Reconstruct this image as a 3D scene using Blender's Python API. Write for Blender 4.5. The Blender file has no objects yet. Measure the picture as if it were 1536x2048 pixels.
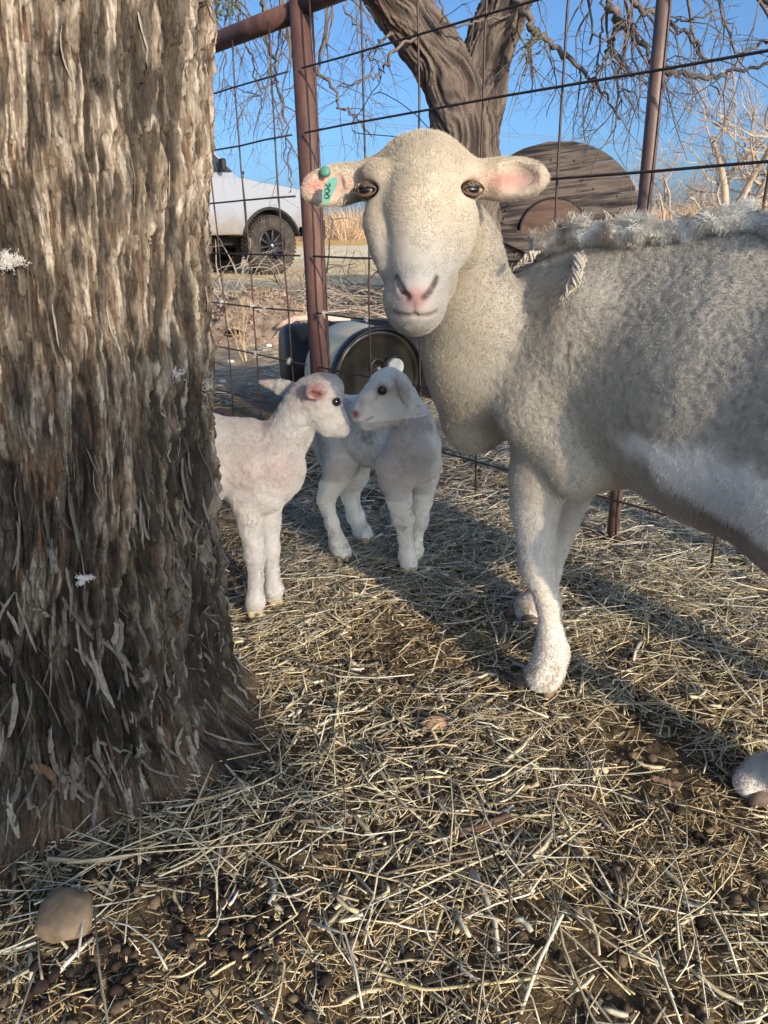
import bpy, bmesh, math, random
import numpy as np
from mathutils import Vector, Matrix, Euler
from math import sin, cos, pi, radians, exp, sqrt, atan2
rng = np.random.default_rng(7)
random.seed(7)
SC = bpy.context.scene
COL = SC.collection

# ---------------------------------------------------------------- camera, sky, sun, exposure
FPX, PITCH, ROLL, CAMH = 1480.0, radians(21.1), radians(1.4), 0.80
fw = np.array([0, cos(PITCH), -sin(PITCH)])
_r = np.array([1.0, 0, 0]); _u = np.array([0, sin(PITCH), cos(PITCH)])
ir = _r*cos(ROLL) - _u*sin(ROLL)
iu = _u*cos(ROLL) + _r*sin(ROLL)
cam_d = bpy.data.cameras.new("camera")
cam = bpy.data.objects.new("camera", cam_d); COL.objects.link(cam)
cam_d.sensor_fit = 'VERTICAL'; cam_d.sensor_height = 36.0
cam_d.lens = 36.0*FPX/2048.0
cam_d.clip_start = 0.02; cam_d.clip_end = 3000
cam.matrix_world = Matrix(((ir[0], iu[0], -fw[0], 0), (ir[1], iu[1], -fw[1], 0), (ir[2], iu[2], -fw[2], CAMH), (0, 0, 0, 1)))
SC.camera = cam

SUN_AZ, SUN_EL = radians(32), radians(17)      # behind the camera, to the right; low
world = bpy.data.worlds.new("World"); SC.world = world; world.use_nodes = True
wn = world.node_tree; bg = wn.nodes['Background']
sky = wn.nodes.new('ShaderNodeTexSky'); sky.sky_type = 'NISHITA'; sky.sun_disc = False
sky.sun_elevation = SUN_EL; sky.altitude = 1000; sky.air_density = 0.55; sky.dust_density = 5.8; sky.ozone_density = 7.0
# direction to the sun in the plane: (sin az, -cos az)
sx, sy = sin(SUN_AZ), -cos(SUN_AZ)
sky.sun_rotation = atan2(sx, sy) % (2*pi)
gm = wn.nodes.new('ShaderNodeGamma'); gm.inputs[1].default_value = 1.0; wn.links.new(sky.outputs[0], gm.inputs[0])
tn = wn.nodes.new('ShaderNodeMixRGB'); tn.blend_type = 'MULTIPLY'; tn.inputs[0].default_value = 1; tn.inputs[2].default_value = (.95, .84, .63, 1)
wn.links.new(gm.outputs[0], tn.inputs[1]); wn.links.new(tn.outputs[0], bg.inputs[0]); bg.inputs[1].default_value = 0.15
sl = bpy.data.lights.new("sun", 'SUN'); sl.energy = 2.0; sl.angle = radians(0.8); sl.color = (1.0, 0.82, 0.60)
so = bpy.data.objects.new("sun", sl); COL.objects.link(so)
so.rotation_euler = Vector((sx*cos(SUN_EL), sy*cos(SUN_EL), sin(SUN_EL))).to_track_quat('Z', 'Y').to_euler()
so.location = (4, -8, 4)
SC.view_settings.view_transform = 'Standard'; SC.view_settings.look = 'None'
SC.view_settings.exposure = 1.38; SC.view_settings.gamma = 1.0
SC.cycles.max_bounces = 6; SC.cycles.transparent_max_bounces = 8
SC.cycles.use_denoising = True

# ---------------------------------------------------------------- helpers
def ray(x, y): return fw + ir*(x-768.)/FPX - iu*(y-1024.)/FPX
def gnd(x, y, z=0.0):
    d = ray(x, y); return np.array([0, 0, CAMH]) + d*((z-CAMH)/d[2])
def at(x, y, Y):
    d = ray(x, y); return np.array([0, 0, CAMH]) + d*(Y/d[1])
def dep(p): return float(np.dot(np.asarray(p) - [0, 0, CAMH], fw))

def _hash(ix, iy, iz, seed):
    h = (ix*374761393 + iy*668265263 + iz*2147483647 + seed*1274126177) & 0xffffffff
    h = ((h ^ (h >> 13))*1274126177) & 0xffffffff
    h = ((h ^ (h >> 16))*2246822519) & 0xffffffff
    return ((h ^ (h >> 15)) & 0xffffff)/float(0xffffff)
def vnoise(x, y, z=None, seed=0):
    x = np.asarray(x, float); y = np.asarray(y, float)
    z = np.zeros_like(x) if z is None else np.asarray(z, float)
    ix = np.floor(x).astype(np.int64); iy = np.floor(y).astype(np.int64); iz = np.floor(z).astype(np.int64)
    fx, fy, fz = x-ix, y-iy, z-iz
    fx = fx*fx*fx*(fx*(fx*6-15)+10); fy = fy*fy*fy*(fy*(fy*6-15)+10); fz = fz*fz*fz*(fz*(fz*6-15)+10)
    def c(a, b, d): return _hash(ix+a, iy+b, iz+d, seed)
    x00 = c(0,0,0)*(1-fx)+c(1,0,0)*fx; x10 = c(0,1,0)*(1-fx)+c(1,1,0)*fx
    x01 = c(0,0,1)*(1-fx)+c(1,0,1)*fx; x11 = c(0,1,1)*(1-fx)+c(1,1,1)*fx
    return ((x00*(1-fy)+x10*fy)*(1-fz) + (x01*(1-fy)+x11*fy)*fz)*2-1
def fbm(x, y, z=None, o=4, seed=0):
    s = 0; a = 1; t = 0
    z = np.zeros_like(np.asarray(x, float)) if z is None else z
    for i in range(o):
        s = s + a*vnoise(x*2**i, y*2**i, z*2**i, seed+i*17); t += a; a *= .5
    return s/t

def tag(o, label=None, cat=None, group=None, kind=None):
    if label: o['label'] = label
    if cat: o['category'] = cat
    if group: o['group'] = group
    if kind: o['kind'] = kind
    return o
def empty(name, loc, rz=0, label=None, cat=None, group=None):
    o = bpy.data.objects.new(name, None); COL.objects.link(o)
    o.location = tuple(loc); o.rotation_euler = (0, 0, rz); o.empty_display_size = .1
    return tag(o, label, cat, group)
def link_mesh(name, verts, faces, mats, parent=None, smooth=True, mi=None, col=None, origin=None):
    verts = np.asarray(verts, float)
    if origin is not None: verts = verts - np.asarray(origin, float)
    me = bpy.data.meshes.new(name)
    if isinstance(faces, np.ndarray):
        nf, k = faces.shape
        me.vertices.add(len(verts)); me.vertices.foreach_set('co', verts.ravel())
        me.loops.add(nf*k); me.loops.foreach_set('vertex_index', faces.ravel().astype(np.int32))
        me.polygons.add(nf); me.polygons.foreach_set('loop_start', (np.arange(nf)*k).astype(np.int32))
        me.update(calc_edges=True); me.validate()
    else:
        me.from_pydata([tuple(v) for v in verts], [], faces)
    if not isinstance(mats, (list, tuple)): mats = [mats]
    for m in mats: me.materials.append(m)
    if mi is not None: me.polygons.foreach_set('material_index', np.asarray(mi, np.int32))
    if smooth: me.polygons.foreach_set('use_smooth', np.ones(len(me.polygons), bool))
    if col is not None:
        a = me.color_attributes.new('col', 'FLOAT_COLOR', 'POINT')
        c = np.ones((len(verts), 4)); c[:, :3] = col; a.data.foreach_set('color', c.ravel())
    me.update()
    o = bpy.data.objects.new(name, me); COL.objects.link(o)
    if parent is not None: o.parent = parent
    elif origin is not None: o.location = tuple(origin)
    return o

class MB:
    def __init__(s): s.v = []; s.f = []; s.c = []; s.m = []; s.n = 0; s.cur = (1, 1, 1); s.mat = 0
    def add(s, v, f):
        v = np.asarray(v, float); s.v.append(v); s.c.append(np.tile(s.cur, (len(v), 1)))
        for q in f: s.f.append([i+s.n for i in q]); s.m.append(s.mat)
        s.n += len(v)
    def tube(s, pts, rad, n=6, caps=True, squash=None):
        pts = np.asarray(pts, float); m = len(pts)
        rad = np.full(m, rad) if np.isscalar(rad) else np.asarray(rad, float)
        t = np.gradient(pts, axis=0); t /= np.linalg.norm(t, axis=1)[:, None]+1e-9
        ref = np.array([0, 0, 1.]) if abs(t[0][2]) < .9 else np.array([1., 0, 0])
        a = np.cross(t[0], ref); a /= np.linalg.norm(a)
        V = []
        for i in range(m):
            a = a - t[i]*np.dot(a, t[i]); a /= np.linalg.norm(a)+1e-9
            b = np.cross(t[i], a)
            th = np.arange(n)*2*pi/n
            bb = b*(squash or 1)
            V.append(pts[i] + rad[i]*(np.cos(th)[:, None]*a + np.sin(th)[:, None]*bb))
        V = np.concatenate(V); F = []
        for i in range(m-1):
            for j in range(n):
                k = (j+1) % n
                F.append((i*n+j, i*n+k, (i+1)*n+k, (i+1)*n+j))
        if caps: F.append(tuple(range(n))[::-1]); F.append(tuple((m-1)*n+j for j in range(n)))
        s.add(V, F)
    def box(s, c, d, R=None, bev=0):
        c = np.asarray(c, float); h = np.asarray(d, float)/2
        if bev > 0:
            bm = bmesh.new(); bmesh.ops.create_cube(bm, size=1)
            for v in bm.verts: v.co = Vector((v.co.x*d[0], v.co.y*d[1], v.co.z*d[2]))
            bmesh.ops.bevel(bm, geom=bm.edges[:], offset=min(bev, min(d)*.45), segments=2, affect='EDGES', profile=.5)
            bm.verts.index_update()
            V = np.array([v.co[:] for v in bm.verts]); F = [[v.index for v in f.verts] for f in bm.faces]; bm.free()
        else:
            V = np.array([(x, y, z) for x in (-1, 1) for y in (-1, 1) for z in (-1, 1)])*h
            F = [(0, 1, 3, 2), (4, 6, 7, 5), (0, 4, 5, 1), (2, 3, 7, 6), (0, 2, 6, 4), (1, 5, 7, 3)]
        if R is not None: V = V @ np.asarray(R).T
        s.add(V+c, F)
    def lathe(s, prof, n=32, R=None, c=(0, 0, 0)):       # prof: (radius, height) about z
        V = []; th = np.arange(n)*2*pi/n
        for r, h in prof: V.append(np.stack([r*np.cos(th), r*np.sin(th), np.full(n, h)], 1))
        V = np.concatenate(V); F = []
        for i in range(len(prof)-1):
            for j in range(n):
                k = (j+1) % n; F.append((i*n+j, i*n+k, (i+1)*n+k, (i+1)*n+j))
        if R is not None: V = V @ np.asarray(R).T
        s.add(V+np.asarray(c, float), F)
    def prism(s, poly, t0, t1, axes=(0, 2, 1)):          # polygon in two axes extruded along the third
        n = len(poly); V = np.zeros((2*n, 3))
        for i, (a, b) in enumerate(poly):
            V[i, axes[0]] = V[n+i, axes[0]] = a; V[i, axes[1]] = V[n+i, axes[1]] = b
            V[i, axes[2]] = t0; V[n+i, axes[2]] = t1
        F = [tuple(range(n)), tuple(range(2*n-1, n-1, -1))] + [(i, i+n, (i+1) % n+n, (i+1) % n) for i in range(n)]
        s.add(V, F)
    def blob(s, c, r, seed=0, amp=.15, sub=2, R=None, fr=1.5):
        bm = bmesh.new(); bmesh.ops.create_icosphere(bm, subdivisions=sub, radius=1)
        V = np.array([v.co[:] for v in bm.verts]); F = [[v.index for v in f.verts] for f in bm.faces]; bm.free()
        V = V*(1+amp*fbm(V[:, 0]*fr+seed*3.7, V[:, 1]*fr, V[:, 2]*fr, 3, seed))[:, None]*np.asarray(r)
        if R is not None: V = V @ np.asarray(R).T
        s.add(V+np.asarray(c, float), F)
    def build(s, name, mats, parent=None, smooth=True, origin=None, usecol=False):
        return link_mesh(name, np.concatenate(s.v), s.f, mats, parent, smooth, s.m, np.concatenate(s.c) if usecol else None, origin)
def rot(ax, ang): return np.array(Matrix.Rotation(ang, 3, ax))

# ---------------------------------------------------------------- materials
def newmat(name, rough=.8, spec=.3):
    m = bpy.data.materials.new(name); m.use_nodes = True
    b = m.node_tree.nodes['Principled BSDF']
    b.inputs['Roughness'].default_value = rough
    b.inputs['Specular IOR Level'].default_value = spec
    return m, m.node_tree, b
def lnk(nt, a, b): nt.links.new(a, b)
def N(nt, t, **k):
    n = nt.nodes.new('ShaderNode'+t)
    for a, v in k.items():
        if a in n.inputs: n.inputs[a].default_value = v
        else: setattr(n, a, v)
    return n
def coords(nt, scale=(1, 1, 1), kind='Object'):
    tc = N(nt, 'TexCoord'); mp = N(nt, 'Mapping'); mp.inputs['Scale'].default_value = scale
    lnk(nt, tc.outputs[kind], mp.inputs[0]); return mp.outputs[0]
def ramp(nt, fac, stops):
    r = N(nt, 'ValToRGB'); el = r.color_ramp.elements
    while len(el) < len(stops): el.new(.5)
    for e, (p, c) in zip(el, stops): e.position = p; e.color = (*c, 1)
    lnk(nt, fac, r.inputs[0]); return r.outputs[0]
def noisemat(name, stops, scale=10, detail=6, stretch=(1, 1, 1), rough=.8, spec=.3, bump=.3, bdist=.005, bscale=None, metal=0, dist=0.0):
    m, nt, b = newmat(name, rough, spec)
    v = coords(nt, stretch)
    n = N(nt, 'TexNoise', Scale=scale, Detail=detail, Roughness=.6, Distortion=dist); lnk(nt, v, n.inputs['Vector'])
    lnk(nt, ramp(nt, n.outputs[0], stops), b.inputs['Base Color'])
    b.inputs['Metallic'].default_value = metal
    if bump:
        n2 = N(nt, 'TexNoise', Scale=bscale or scale*3, Detail=5, Roughness=.6); lnk(nt, v, n2.inputs['Vector'])
        bp = N(nt, 'Bump', Strength=bump, Distance=bdist); lnk(nt, n2.outputs[0], bp.inputs['Height']); lnk(nt, bp.outputs[0], b.inputs['Normal'])
    return m
def colmat(name, rough=.8, spec=.2, var=0.0, vscale=50, bump=0, bdist=.002, bscale=200, sheen=0, trans=0, stretch=None):
    m, nt, b = newmat(name, rough, spec)
    a = N(nt, 'Attribute', attribute_name='col')
    out = a.outputs['Color']
    v = coords(nt, stretch or (1, 1, 1))
    if var:
        n = N(nt, 'TexNoise', Scale=vscale, Detail=5); lnk(nt, v, n.inputs['Vector'])
        mx = N(nt, 'MixRGB', blend_type='MULTIPLY'); mx.inputs[0].default_value = 1
        lnk(nt, out, mx.inputs[1]); lnk(nt, ramp(nt, n.outputs[0], [(.3, (1-var,)*3), (.7, (1+var*.3,)*3)]), mx.inputs[2]); out = mx.outputs[0]
    lnk(nt, out, b.inputs['Base Color'])
    if bump:
        n2 = N(nt, 'TexNoise', Scale=bscale, Detail=4); lnk(nt, v, n2.inputs['Vector'])
        bp = N(nt, 'Bump', Strength=bump, Distance=bdist); lnk(nt, n2.outputs[0], bp.inputs['Height']); lnk(nt, bp.outputs[0], b.inputs['Normal'])
    if sheen: b.inputs['Sheen Weight'].default_value = sheen
    return m
def plain(name, c, rough=.6, spec=.4, metal=0):
    m, nt, b = newmat(name, rough, spec); b.inputs['Base Color'].default_value = (*c, 1); b.inputs['Metallic'].default_value = metal
    return m
# ---------------------------------------------------------------- ground: one sheet to the horizon
def groundz(x, y):
    z = .018*fbm(x*1.6, y*1.6, None, 3, 3) + .009*fbm(x*9, y*9, None, 3, 5) + .006*fbm(x*35, y*35, None, 3, 9)
    far = np.clip((np.hypot(x, y)-5)/6, 0, 1)
    return z*(1-far) + far*(np.clip((np.hypot(x, y)-40)/60, 0, 1)*.25-.01)*fbm(x*.03, y*.03, None, 2, 31) 
NG = 900
uu = np.linspace(-1, 1, NG); a_ = 8.3; b_ = .30
gx = b_*np.sinh(a_*uu); gy = 1.15 + b_*np.sinh(a_*uu)
X, Y = np.meshgrid(gx, gy)
Z = groundz(X, Y)
idx = np.arange(NG*NG).reshape(NG, NG)
GF = np.stack([idx[:-1, :-1], idx[:-1, 1:], idx[1:, 1:], idx[1:, :-1]], -1).reshape(-1, 4)
m_g, nt, b = newmat('soil', .95, .0)
geo = N(nt, 'NewGeometry'); sep = N(nt, 'SeparateXYZ'); lnk(nt, geo.outputs['Position'], sep.inputs[0])
def gn(scale, det=6, r=.6, vec=None):
    n = N(nt, 'TexNoise', Scale=scale, Detail=det, Roughness=r); lnk(nt, vec or geo.outputs['Position'], n.inputs['Vector']); return n.outputs[0]
def mth(op, a, bb, c=None):
    n = N(nt, 'Math', operation=op)
    for i, q in enumerate((a, bb, c)):
        if q is None: continue
        if isinstance(q, (int, float)): n.inputs[i].default_value = q
        else: lnk(nt, q, n.inputs[i])
    return n.outputs[0]
def mix(f, a, bb):
    n = N(nt, 'MixRGB'); 
    for i, q in enumerate((f, a, bb)):
        if isinstance(q, tuple): n.inputs[i].default_value = (*q, 1)
        else: lnk(nt, q, n.inputs[i])
    return n.outputs[0]
def sstep(v, a, bb):
    n = N(nt, 'MapRange', interpolation_type='SMOOTHSTEP'); lnk(nt, v, n.inputs[0]); n.inputs[1].default_value = a; n.inputs[2].default_value = bb; return n.outputs[0]
near = mix(sstep(gn(14), .35, .65), ramp(nt, gn(60), [(.3, (.060, .045, .030)), (.5, (.17, .125, .080)), (.72, (.34, .255, .16))]), ramp(nt, gn(45), [(.3, (.08, .058, .038)), (.7, (.21, .155, .095))]))
chaff = sstep(gn(190, 3), .56, .66)
near = mix(mth('MULTIPLY', chaff, .55), near, (.36, .27, .14))
fineg = ramp(nt, gn(9, 8, .75), [(.3, (.17, .135, .10)), (.48, (.38, .31, .23)), (.62, (.52, .44, .32)), (.8, (.66, .58, .44))])
tan = ramp(nt, gn(1.3, 8, .7), [(.3, (.44, .40, .23)), (.45, (.68, .54, .34)), (.6, (.80, .65, .44)), (.75, (.56, .54, .32))])
gold = ramp(nt, gn(.25, 8, .7), [(.3, (.68, .42, .17)), (.6, (.80, .52, .22)), (.8, (.62, .46, .22))])
road = ramp(nt, gn(.6, 8, .7), [(.3, (.84, .72, .50)), (.7, (.90, .80, .58))])
Yw = mth('ADD', sep.outputs[1], mth('MULTIPLY', mth('SUBTRACT', gn(.35, 3), .5), 5.0))
Yn = mth('ADD', mth('ADD', sep.outputs[1], mth('MULTIPLY', sep.outputs[0], 1.0)), mth('MULTIPLY', mth('SUBTRACT', gn(1.2, 3), .5), 1.0))
c1 = mix(sstep(Yn, 2.5, 3.4), near, fineg)
c2 = mix(sstep(Yw, 7.5, 11.0), c1, tan)
Yr = mth('ADD', Yw, mth('MULTIPLY', sep.outputs[0], .25))
c3 = mix(sstep(Yr, 20, 23), c2, road)
c4 = mix(sstep(Yr, 34, 38), c3, gold)
lnk(nt, c4, b.inputs['Base Color'])
bh = mth('ADD', gn(55, 8, .75), mth('MULTIPLY', gn(260, 4), .4))
bp = N(nt, 'Bump', Strength=.9, Distance=.012); lnk(nt, mth('MULTIPLY_ADD', sstep(sep.outputs[1], 3, 12), -.8, .9), bp.inputs['Strength']); lnk(nt, bh, bp.inputs['Height']); lnk(nt, bp.outputs[0], b.inputs['Normal'])
o = link_mesh('ground', np.stack([X.ravel(), Y.ravel(), Z.ravel()], 1), GF, m_g); tag(o, kind='structure', label='dark trampled soil of the pen running out to tan dirt and golden field')
# ---------------------------------------------------------------- foreground tree trunk with stringy bark
def plates(u, v, su, sv, seed, jit=.85):
    """stretched jittered cells: returns cell random, local v (0 top .. 1 bottom), edge distance"""
    gu = u/su; gv = v/sv; iu_ = np.floor(gu).astype(np.int64); iv = np.floor(gv).astype(np.int64)
    f1 = np.full(u.shape, 9.); f2 = np.full(u.shape, 9.); cid = np.zeros(u.shape); lv = np.zeros(u.shape); lu = np.zeros(u.shape)
    for a in (-1, 0, 1):
        for c in (-1, 0, 1):
            ju = iu_+a; jv = iv+c; z = np.zeros_like(ju)
            pu = ju+.5+jit*(_hash(ju, jv, z, seed)-.5); pv = jv+.5+jit*(_hash(ju, jv, z, seed+1)-.5)
            d = np.abs(gu-pu)*1.0 + .55*np.abs(gv-pv)
            near_ = d < f1
            f2 = np.where(near_, f1, np.minimum(f2, d))
            cid = np.where(near_, _hash(ju, jv, z, seed+2), cid); lv = np.where(near_, gv-pv, lv); lu = np.where(near_, gu-pu, lu)
            f1 = np.minimum(f1, d)
    return cid, lu, lv, f2-f1
def bark_height(u, v, low):
    """u,v metres; low 0..1 = how chunky and peeling"""
    wu = u + .020*fbm(u*7, v*3.2, None, 3, 41) + .004*fbm(u*34, v*14, None, 3, 43)
    wv = v + .03*fbm(u*18, v*5, None, 2, 47)
    # big furrows
    r1 = 1-np.abs(fbm(wu*18, wv*4.2, None, 3, 51)); r1 = r1**2.2
    c1, lu1, lv1, e1 = plates(wu, wv, .026, .11, 61)
    c2, lu2, lv2, e2 = plates(wu+.01*fbm(u*30, v*12, None, 2, 49), wv, .014, .075, 71)
    r2 = (1-np.abs(fbm(wu*38+5, wv*8+3*u, None, 3, 53)))**2.2; r3 = (1-np.abs(fbm(wu*85+9, wv*17, None, 3, 55)))**2
    h = .013*(r1-.6) + .0085*(r2-.6) + .0042*(r3-.6)
    h += (.0055+.007*low)*(c1-.5) - (.002+.006*low)*lv1*(c1) + (.002+.004*low)*np.clip(e1*5, 0, 1)
    h += (.002+.004*low)*(c2-.5) - (.0008+.004*low)*lv2*c2 + (.0012+.002*low)*np.clip(e2*7, 0, 1)
    c3, lu3, lv3, e3 = plates(wu+.004*fbm(u*70, v*25, None, 2, 57), wv+.01*c2, .0062, .034, 77, .95)
    h += .0034*(c3-.5)-.002*lv3+.0012*np.clip(e3*6, 0, 1) + .0015*fbm(u*260, v*200, None, 2, 87)*(c3 > .4)
    fib = .6*fbm(wu*260, wv*34, None, 3, 81)+.5*(c3-.5)
    h += .0017*fib + .0016*fbm(wu*90, wv*9, None, 2, 83) - .003*np.clip(1-e1*7, 0, 1) - .0015*np.clip(1-e2*7, 0, 1)
    return h, c1, c3, fib, r1, r2*.5+r3*.5
TC = np.array([-.52, 1.08])
def trunkR(z, th):
    # th measured so that 0 points from the trunk to the camera's right
    base = .246 + .022*np.exp(-z/.30) + .045*np.exp(-np.maximum(z, 0)/.06)
    lob = 1 + .05*np.sin(3*th+.6)*np.exp(-z/.25) + .012*np.sin(5*th+z*3)
    root = .06*np.exp(-((th+.30)/.26)**2)*np.exp(-np.maximum(z, 0)/.05) + .05*np.exp(-((th+1.5)/.2)**2)*np.exp(-np.maximum(z, 0)/.05)
    return base*lob + root
def make_trunk():
    front = atan2(-1.08, .52)                      # angle facing the camera (about -64 deg)
    thv = np.concatenate([np.linspace(front-1.35, front+1.75, 760), np.linspace(front+1.75, front-1.35+2*pi, 90)[1:-1]])
    zv = np.concatenate([np.linspace(-.06, 1.32, 900), np.linspace(1.32, 2.9, 160)[1:]])
    TH, ZZ = np.meshgrid(thv, zv)
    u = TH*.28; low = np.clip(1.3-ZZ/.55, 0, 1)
    h, c1, c2, fib, rr1, rr2 = bark_height(u, ZZ, low); c3_ = c2
    dep_ = np.clip((h+.002)/.022+.45, 0, 1)
    R0 = trunkR(ZZ, TH)
    R = R0 + h*np.where(ZZ > 2.3, .8, 1.0)
    Xp = TC[0]+R*np.cos(TH) + .115*(ZZ-.5); Yp = TC[1]+R*np.sin(TH)
    nz, nt_ = TH.shape
    V = np.stack([Xp.ravel(), Yp.ravel(), ZZ.ravel()], 1)
    I = np.arange(nz*nt_).reshape(nz, nt_)
    J = np.roll(I, -1, axis=1)
    F = np.stack([I[:-1], J[:-1], J[1:], I[1:]], -1).reshape(-1, 4)
    # bark colours: weathered grey plate faces, brown fibre, red-brown inner bark where a strip has peeled
    g = np.clip(.5+1.25*fib+.5*(c2-.5), 0, 1)[..., None]
    grey = np.array([.33, .28, .225]); brn = np.array([.135, .092, .060]); red = np.array([.20, .105, .06]); pale = np.array([.58, .51, .42]); dark = np.array([.030, .024, .020])
    c = brn*(1-g)+grey*g
    w = .6*np.clip((c3_-.66)*4, 0, 1)[..., None]*np.clip(.2+g, 0, 1); c = c*(1-w)+pale*w
    w = (.75*np.clip((.10-c2)*20, 0, 1)*np.clip(fbm(u*6, ZZ*3, None, 2, 91)*3, 0, 1))[..., None]; c = c*(1-w)+red*w
    w = (np.clip((.62-rr1)*5, 0, 1)*.75)[..., None]; c = c*(1-w)+dark*w
    w = (np.clip((.60-rr2)*5, 0, 1)*.85)[..., None]; c = c*(1-w)+dark*w
    lw = low[..., None]; c = c*(1-lw)+(c*np.array([.17, .175, .18]))*lw      # lower bark is greyer and blacker, with shade put into its colour
    warm = np.clip(fbm(u*5, ZZ*2.2, None, 3, 95)+.1, 0, 1)[..., None]*(1-lw); c = c*(1-warm*.5)+c*np.array([1.65, 1.2, .82])*warm*.5
    soil = (np.exp(-np.maximum(ZZ, 0)/.05)*np.clip(.6+fbm(u*10, ZZ*10, None, 3, 97), 0, 1))[..., None]; c = c*(1-soil)+np.array([.20, .13, .085])*soil
    base = (TC[0], TC[1], 0)
    root = empty('foreground_tree', base, 0, 'huge tree trunk with stringy peeling bark filling the side beside the lambs', 'tree')
    m = colmat('bark', .85, .3, .5, 300, .9, .003, 330, stretch=(1, 1, .2))
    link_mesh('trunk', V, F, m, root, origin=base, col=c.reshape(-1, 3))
    # loose bark strips, lying against the trunk and peeling away at one end
    mb = MB(); 
    for k in range(560):
        th = front + random.uniform(-1.3, 1.6); z0 = random.choice([random.uniform(.02, .42), random.uniform(.02, .55), random.uniform(.02, .6), random.uniform(.3, 1.3)])
        L = random.uniform(.025, .10)*(1 if z0 < .5 else .7); lean = random.gauss(0, .38 if z0 < .4 else .10); n = 7
        w = random.choice([random.uniform(.0015, .004), random.uniform(.003, .0068)])*(1 if z0 < .5 else .5); bend = random.gauss(0, .13); lift = random.uniform(.001, .011)*(1.3 if z0 < .5 else .5)
        pts = []; rr = []
        for i in range(n):
            t = i/(n-1); a = lean+bend*(t-.5)*2
            tt = th + sin(a)*L*(t-.5)/.28; zz = z0+cos(a)*L*(t-.5)
            hh = float(bark_height(np.array([tt*.28]), np.array([zz]), np.array([max(0, min(1, 1.15-zz/.55))]))[0][0])
            r = float(trunkR(np.array(zz), np.array(tt))) + max(hh, 0)*.8 + .001 + lift*(1-t)**2*1.0
            pts.append((TC[0]+r*cos(tt)+.115*(zz-.5), TC[1]+r*sin(tt), zz)); rr.append(w*(1-.7*abs(2*t-1)**4)*(1+random.uniform(-.28, .28)))
        g = random.random(); q = random.random()
        colr = np.array([.12, .10, .085])*(1-g) + np.array([.44, .39, .33])*g
        if q < .06: colr = np.array([.20, .115, .075])
        if z0 < .5: colr = colr*.58  # low strips share the shade put into the lower bark's colour
        mb.cur = tuple(colr); mb.tube(pts, rr, 7, squash=.30)
    mb.build('bark_strips', m, root, origin=base, usecol=True)
    # big limbs above the frame
    lm = MB(); lm.cur = (.17, .14, .11)
    for (dx, dy, dz, r) in ((-1.6, .6, 1.8, .15), (.9, -.5, 2.0, .13), (-.3, -1.3, 1.9, .12)):
        p0 = np.array([TC[0]+.24, TC[1], 2.75]); pts = [p0 + np.array([dx, dy, dz])*t + np.array([0, 0, -.3*t*t]) for t in np.linspace(0, 1, 8)]
        lm.tube(pts, np.linspace(r, r*.35, 8), 12)
    lm.build('limbs', m, root, origin=base, usecol=True)
    # wisps of wool snagged on the bark
    wm = plain('snagged_wool', (.75, .73, .70), .95, .1)
    for (px, py, sc, nm) in ((352, 748, .035, 'twist of white wool snagged on dark bark beside the lambs'), (408, 745, .028, 'wool wisp hanging off the trunk edge by the lambs'), (12, 520, .03, 'pale wool tuft caught high on the sunlit bark'), (165, 1155, .018, 'small grey wool fluff caught in the dark lower bark')):
        d = ray(px, py); best = None
        for t in np.linspace(.5, 1.8, 500):
            p = np.array([0, 0, CAMH])+d*t
            xc = TC[0]+.115*(p[2]-.5); th = atan2(p[1]-TC[1], p[0]-xc)
            if np.hypot(p[0]-xc, p[1]-TC[1]) < trunkR(np.array(p[2]), np.array(th))+.004: best = p-d*.012; break
        if best is None: best = np.array([0, 0, CAMH])+d*1.05
        wb = MB()
        rs = np.random.default_rng(int(px))
        cs = [best]
        for q in range(5): cs.append(cs[-1]+rs.normal(0, sc*.30, 3)*[1, .15, .6])
        for k in range(260):
            c0 = cs[rs.integers(0, 6)] + rs.normal(0, sc*.13, 3)*[1, .35, .6]; pts = [c0]; dr = rs.normal(0, 1, 3)*[1, .5, 1]
            for i in range(6):
                dr = dr*.3+rs.normal(0, 1.0, 3)*[1, .5, 1]; pts.append(pts[-1]+dr*sc*.035)
            wb.tube(pts, .00022, 3)
        o = wb.build('wool_wisp', wm, None, origin=best); tag(o, nm, 'wool', 'wool wisps snagged on the trunk')
make_trunk()
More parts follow.
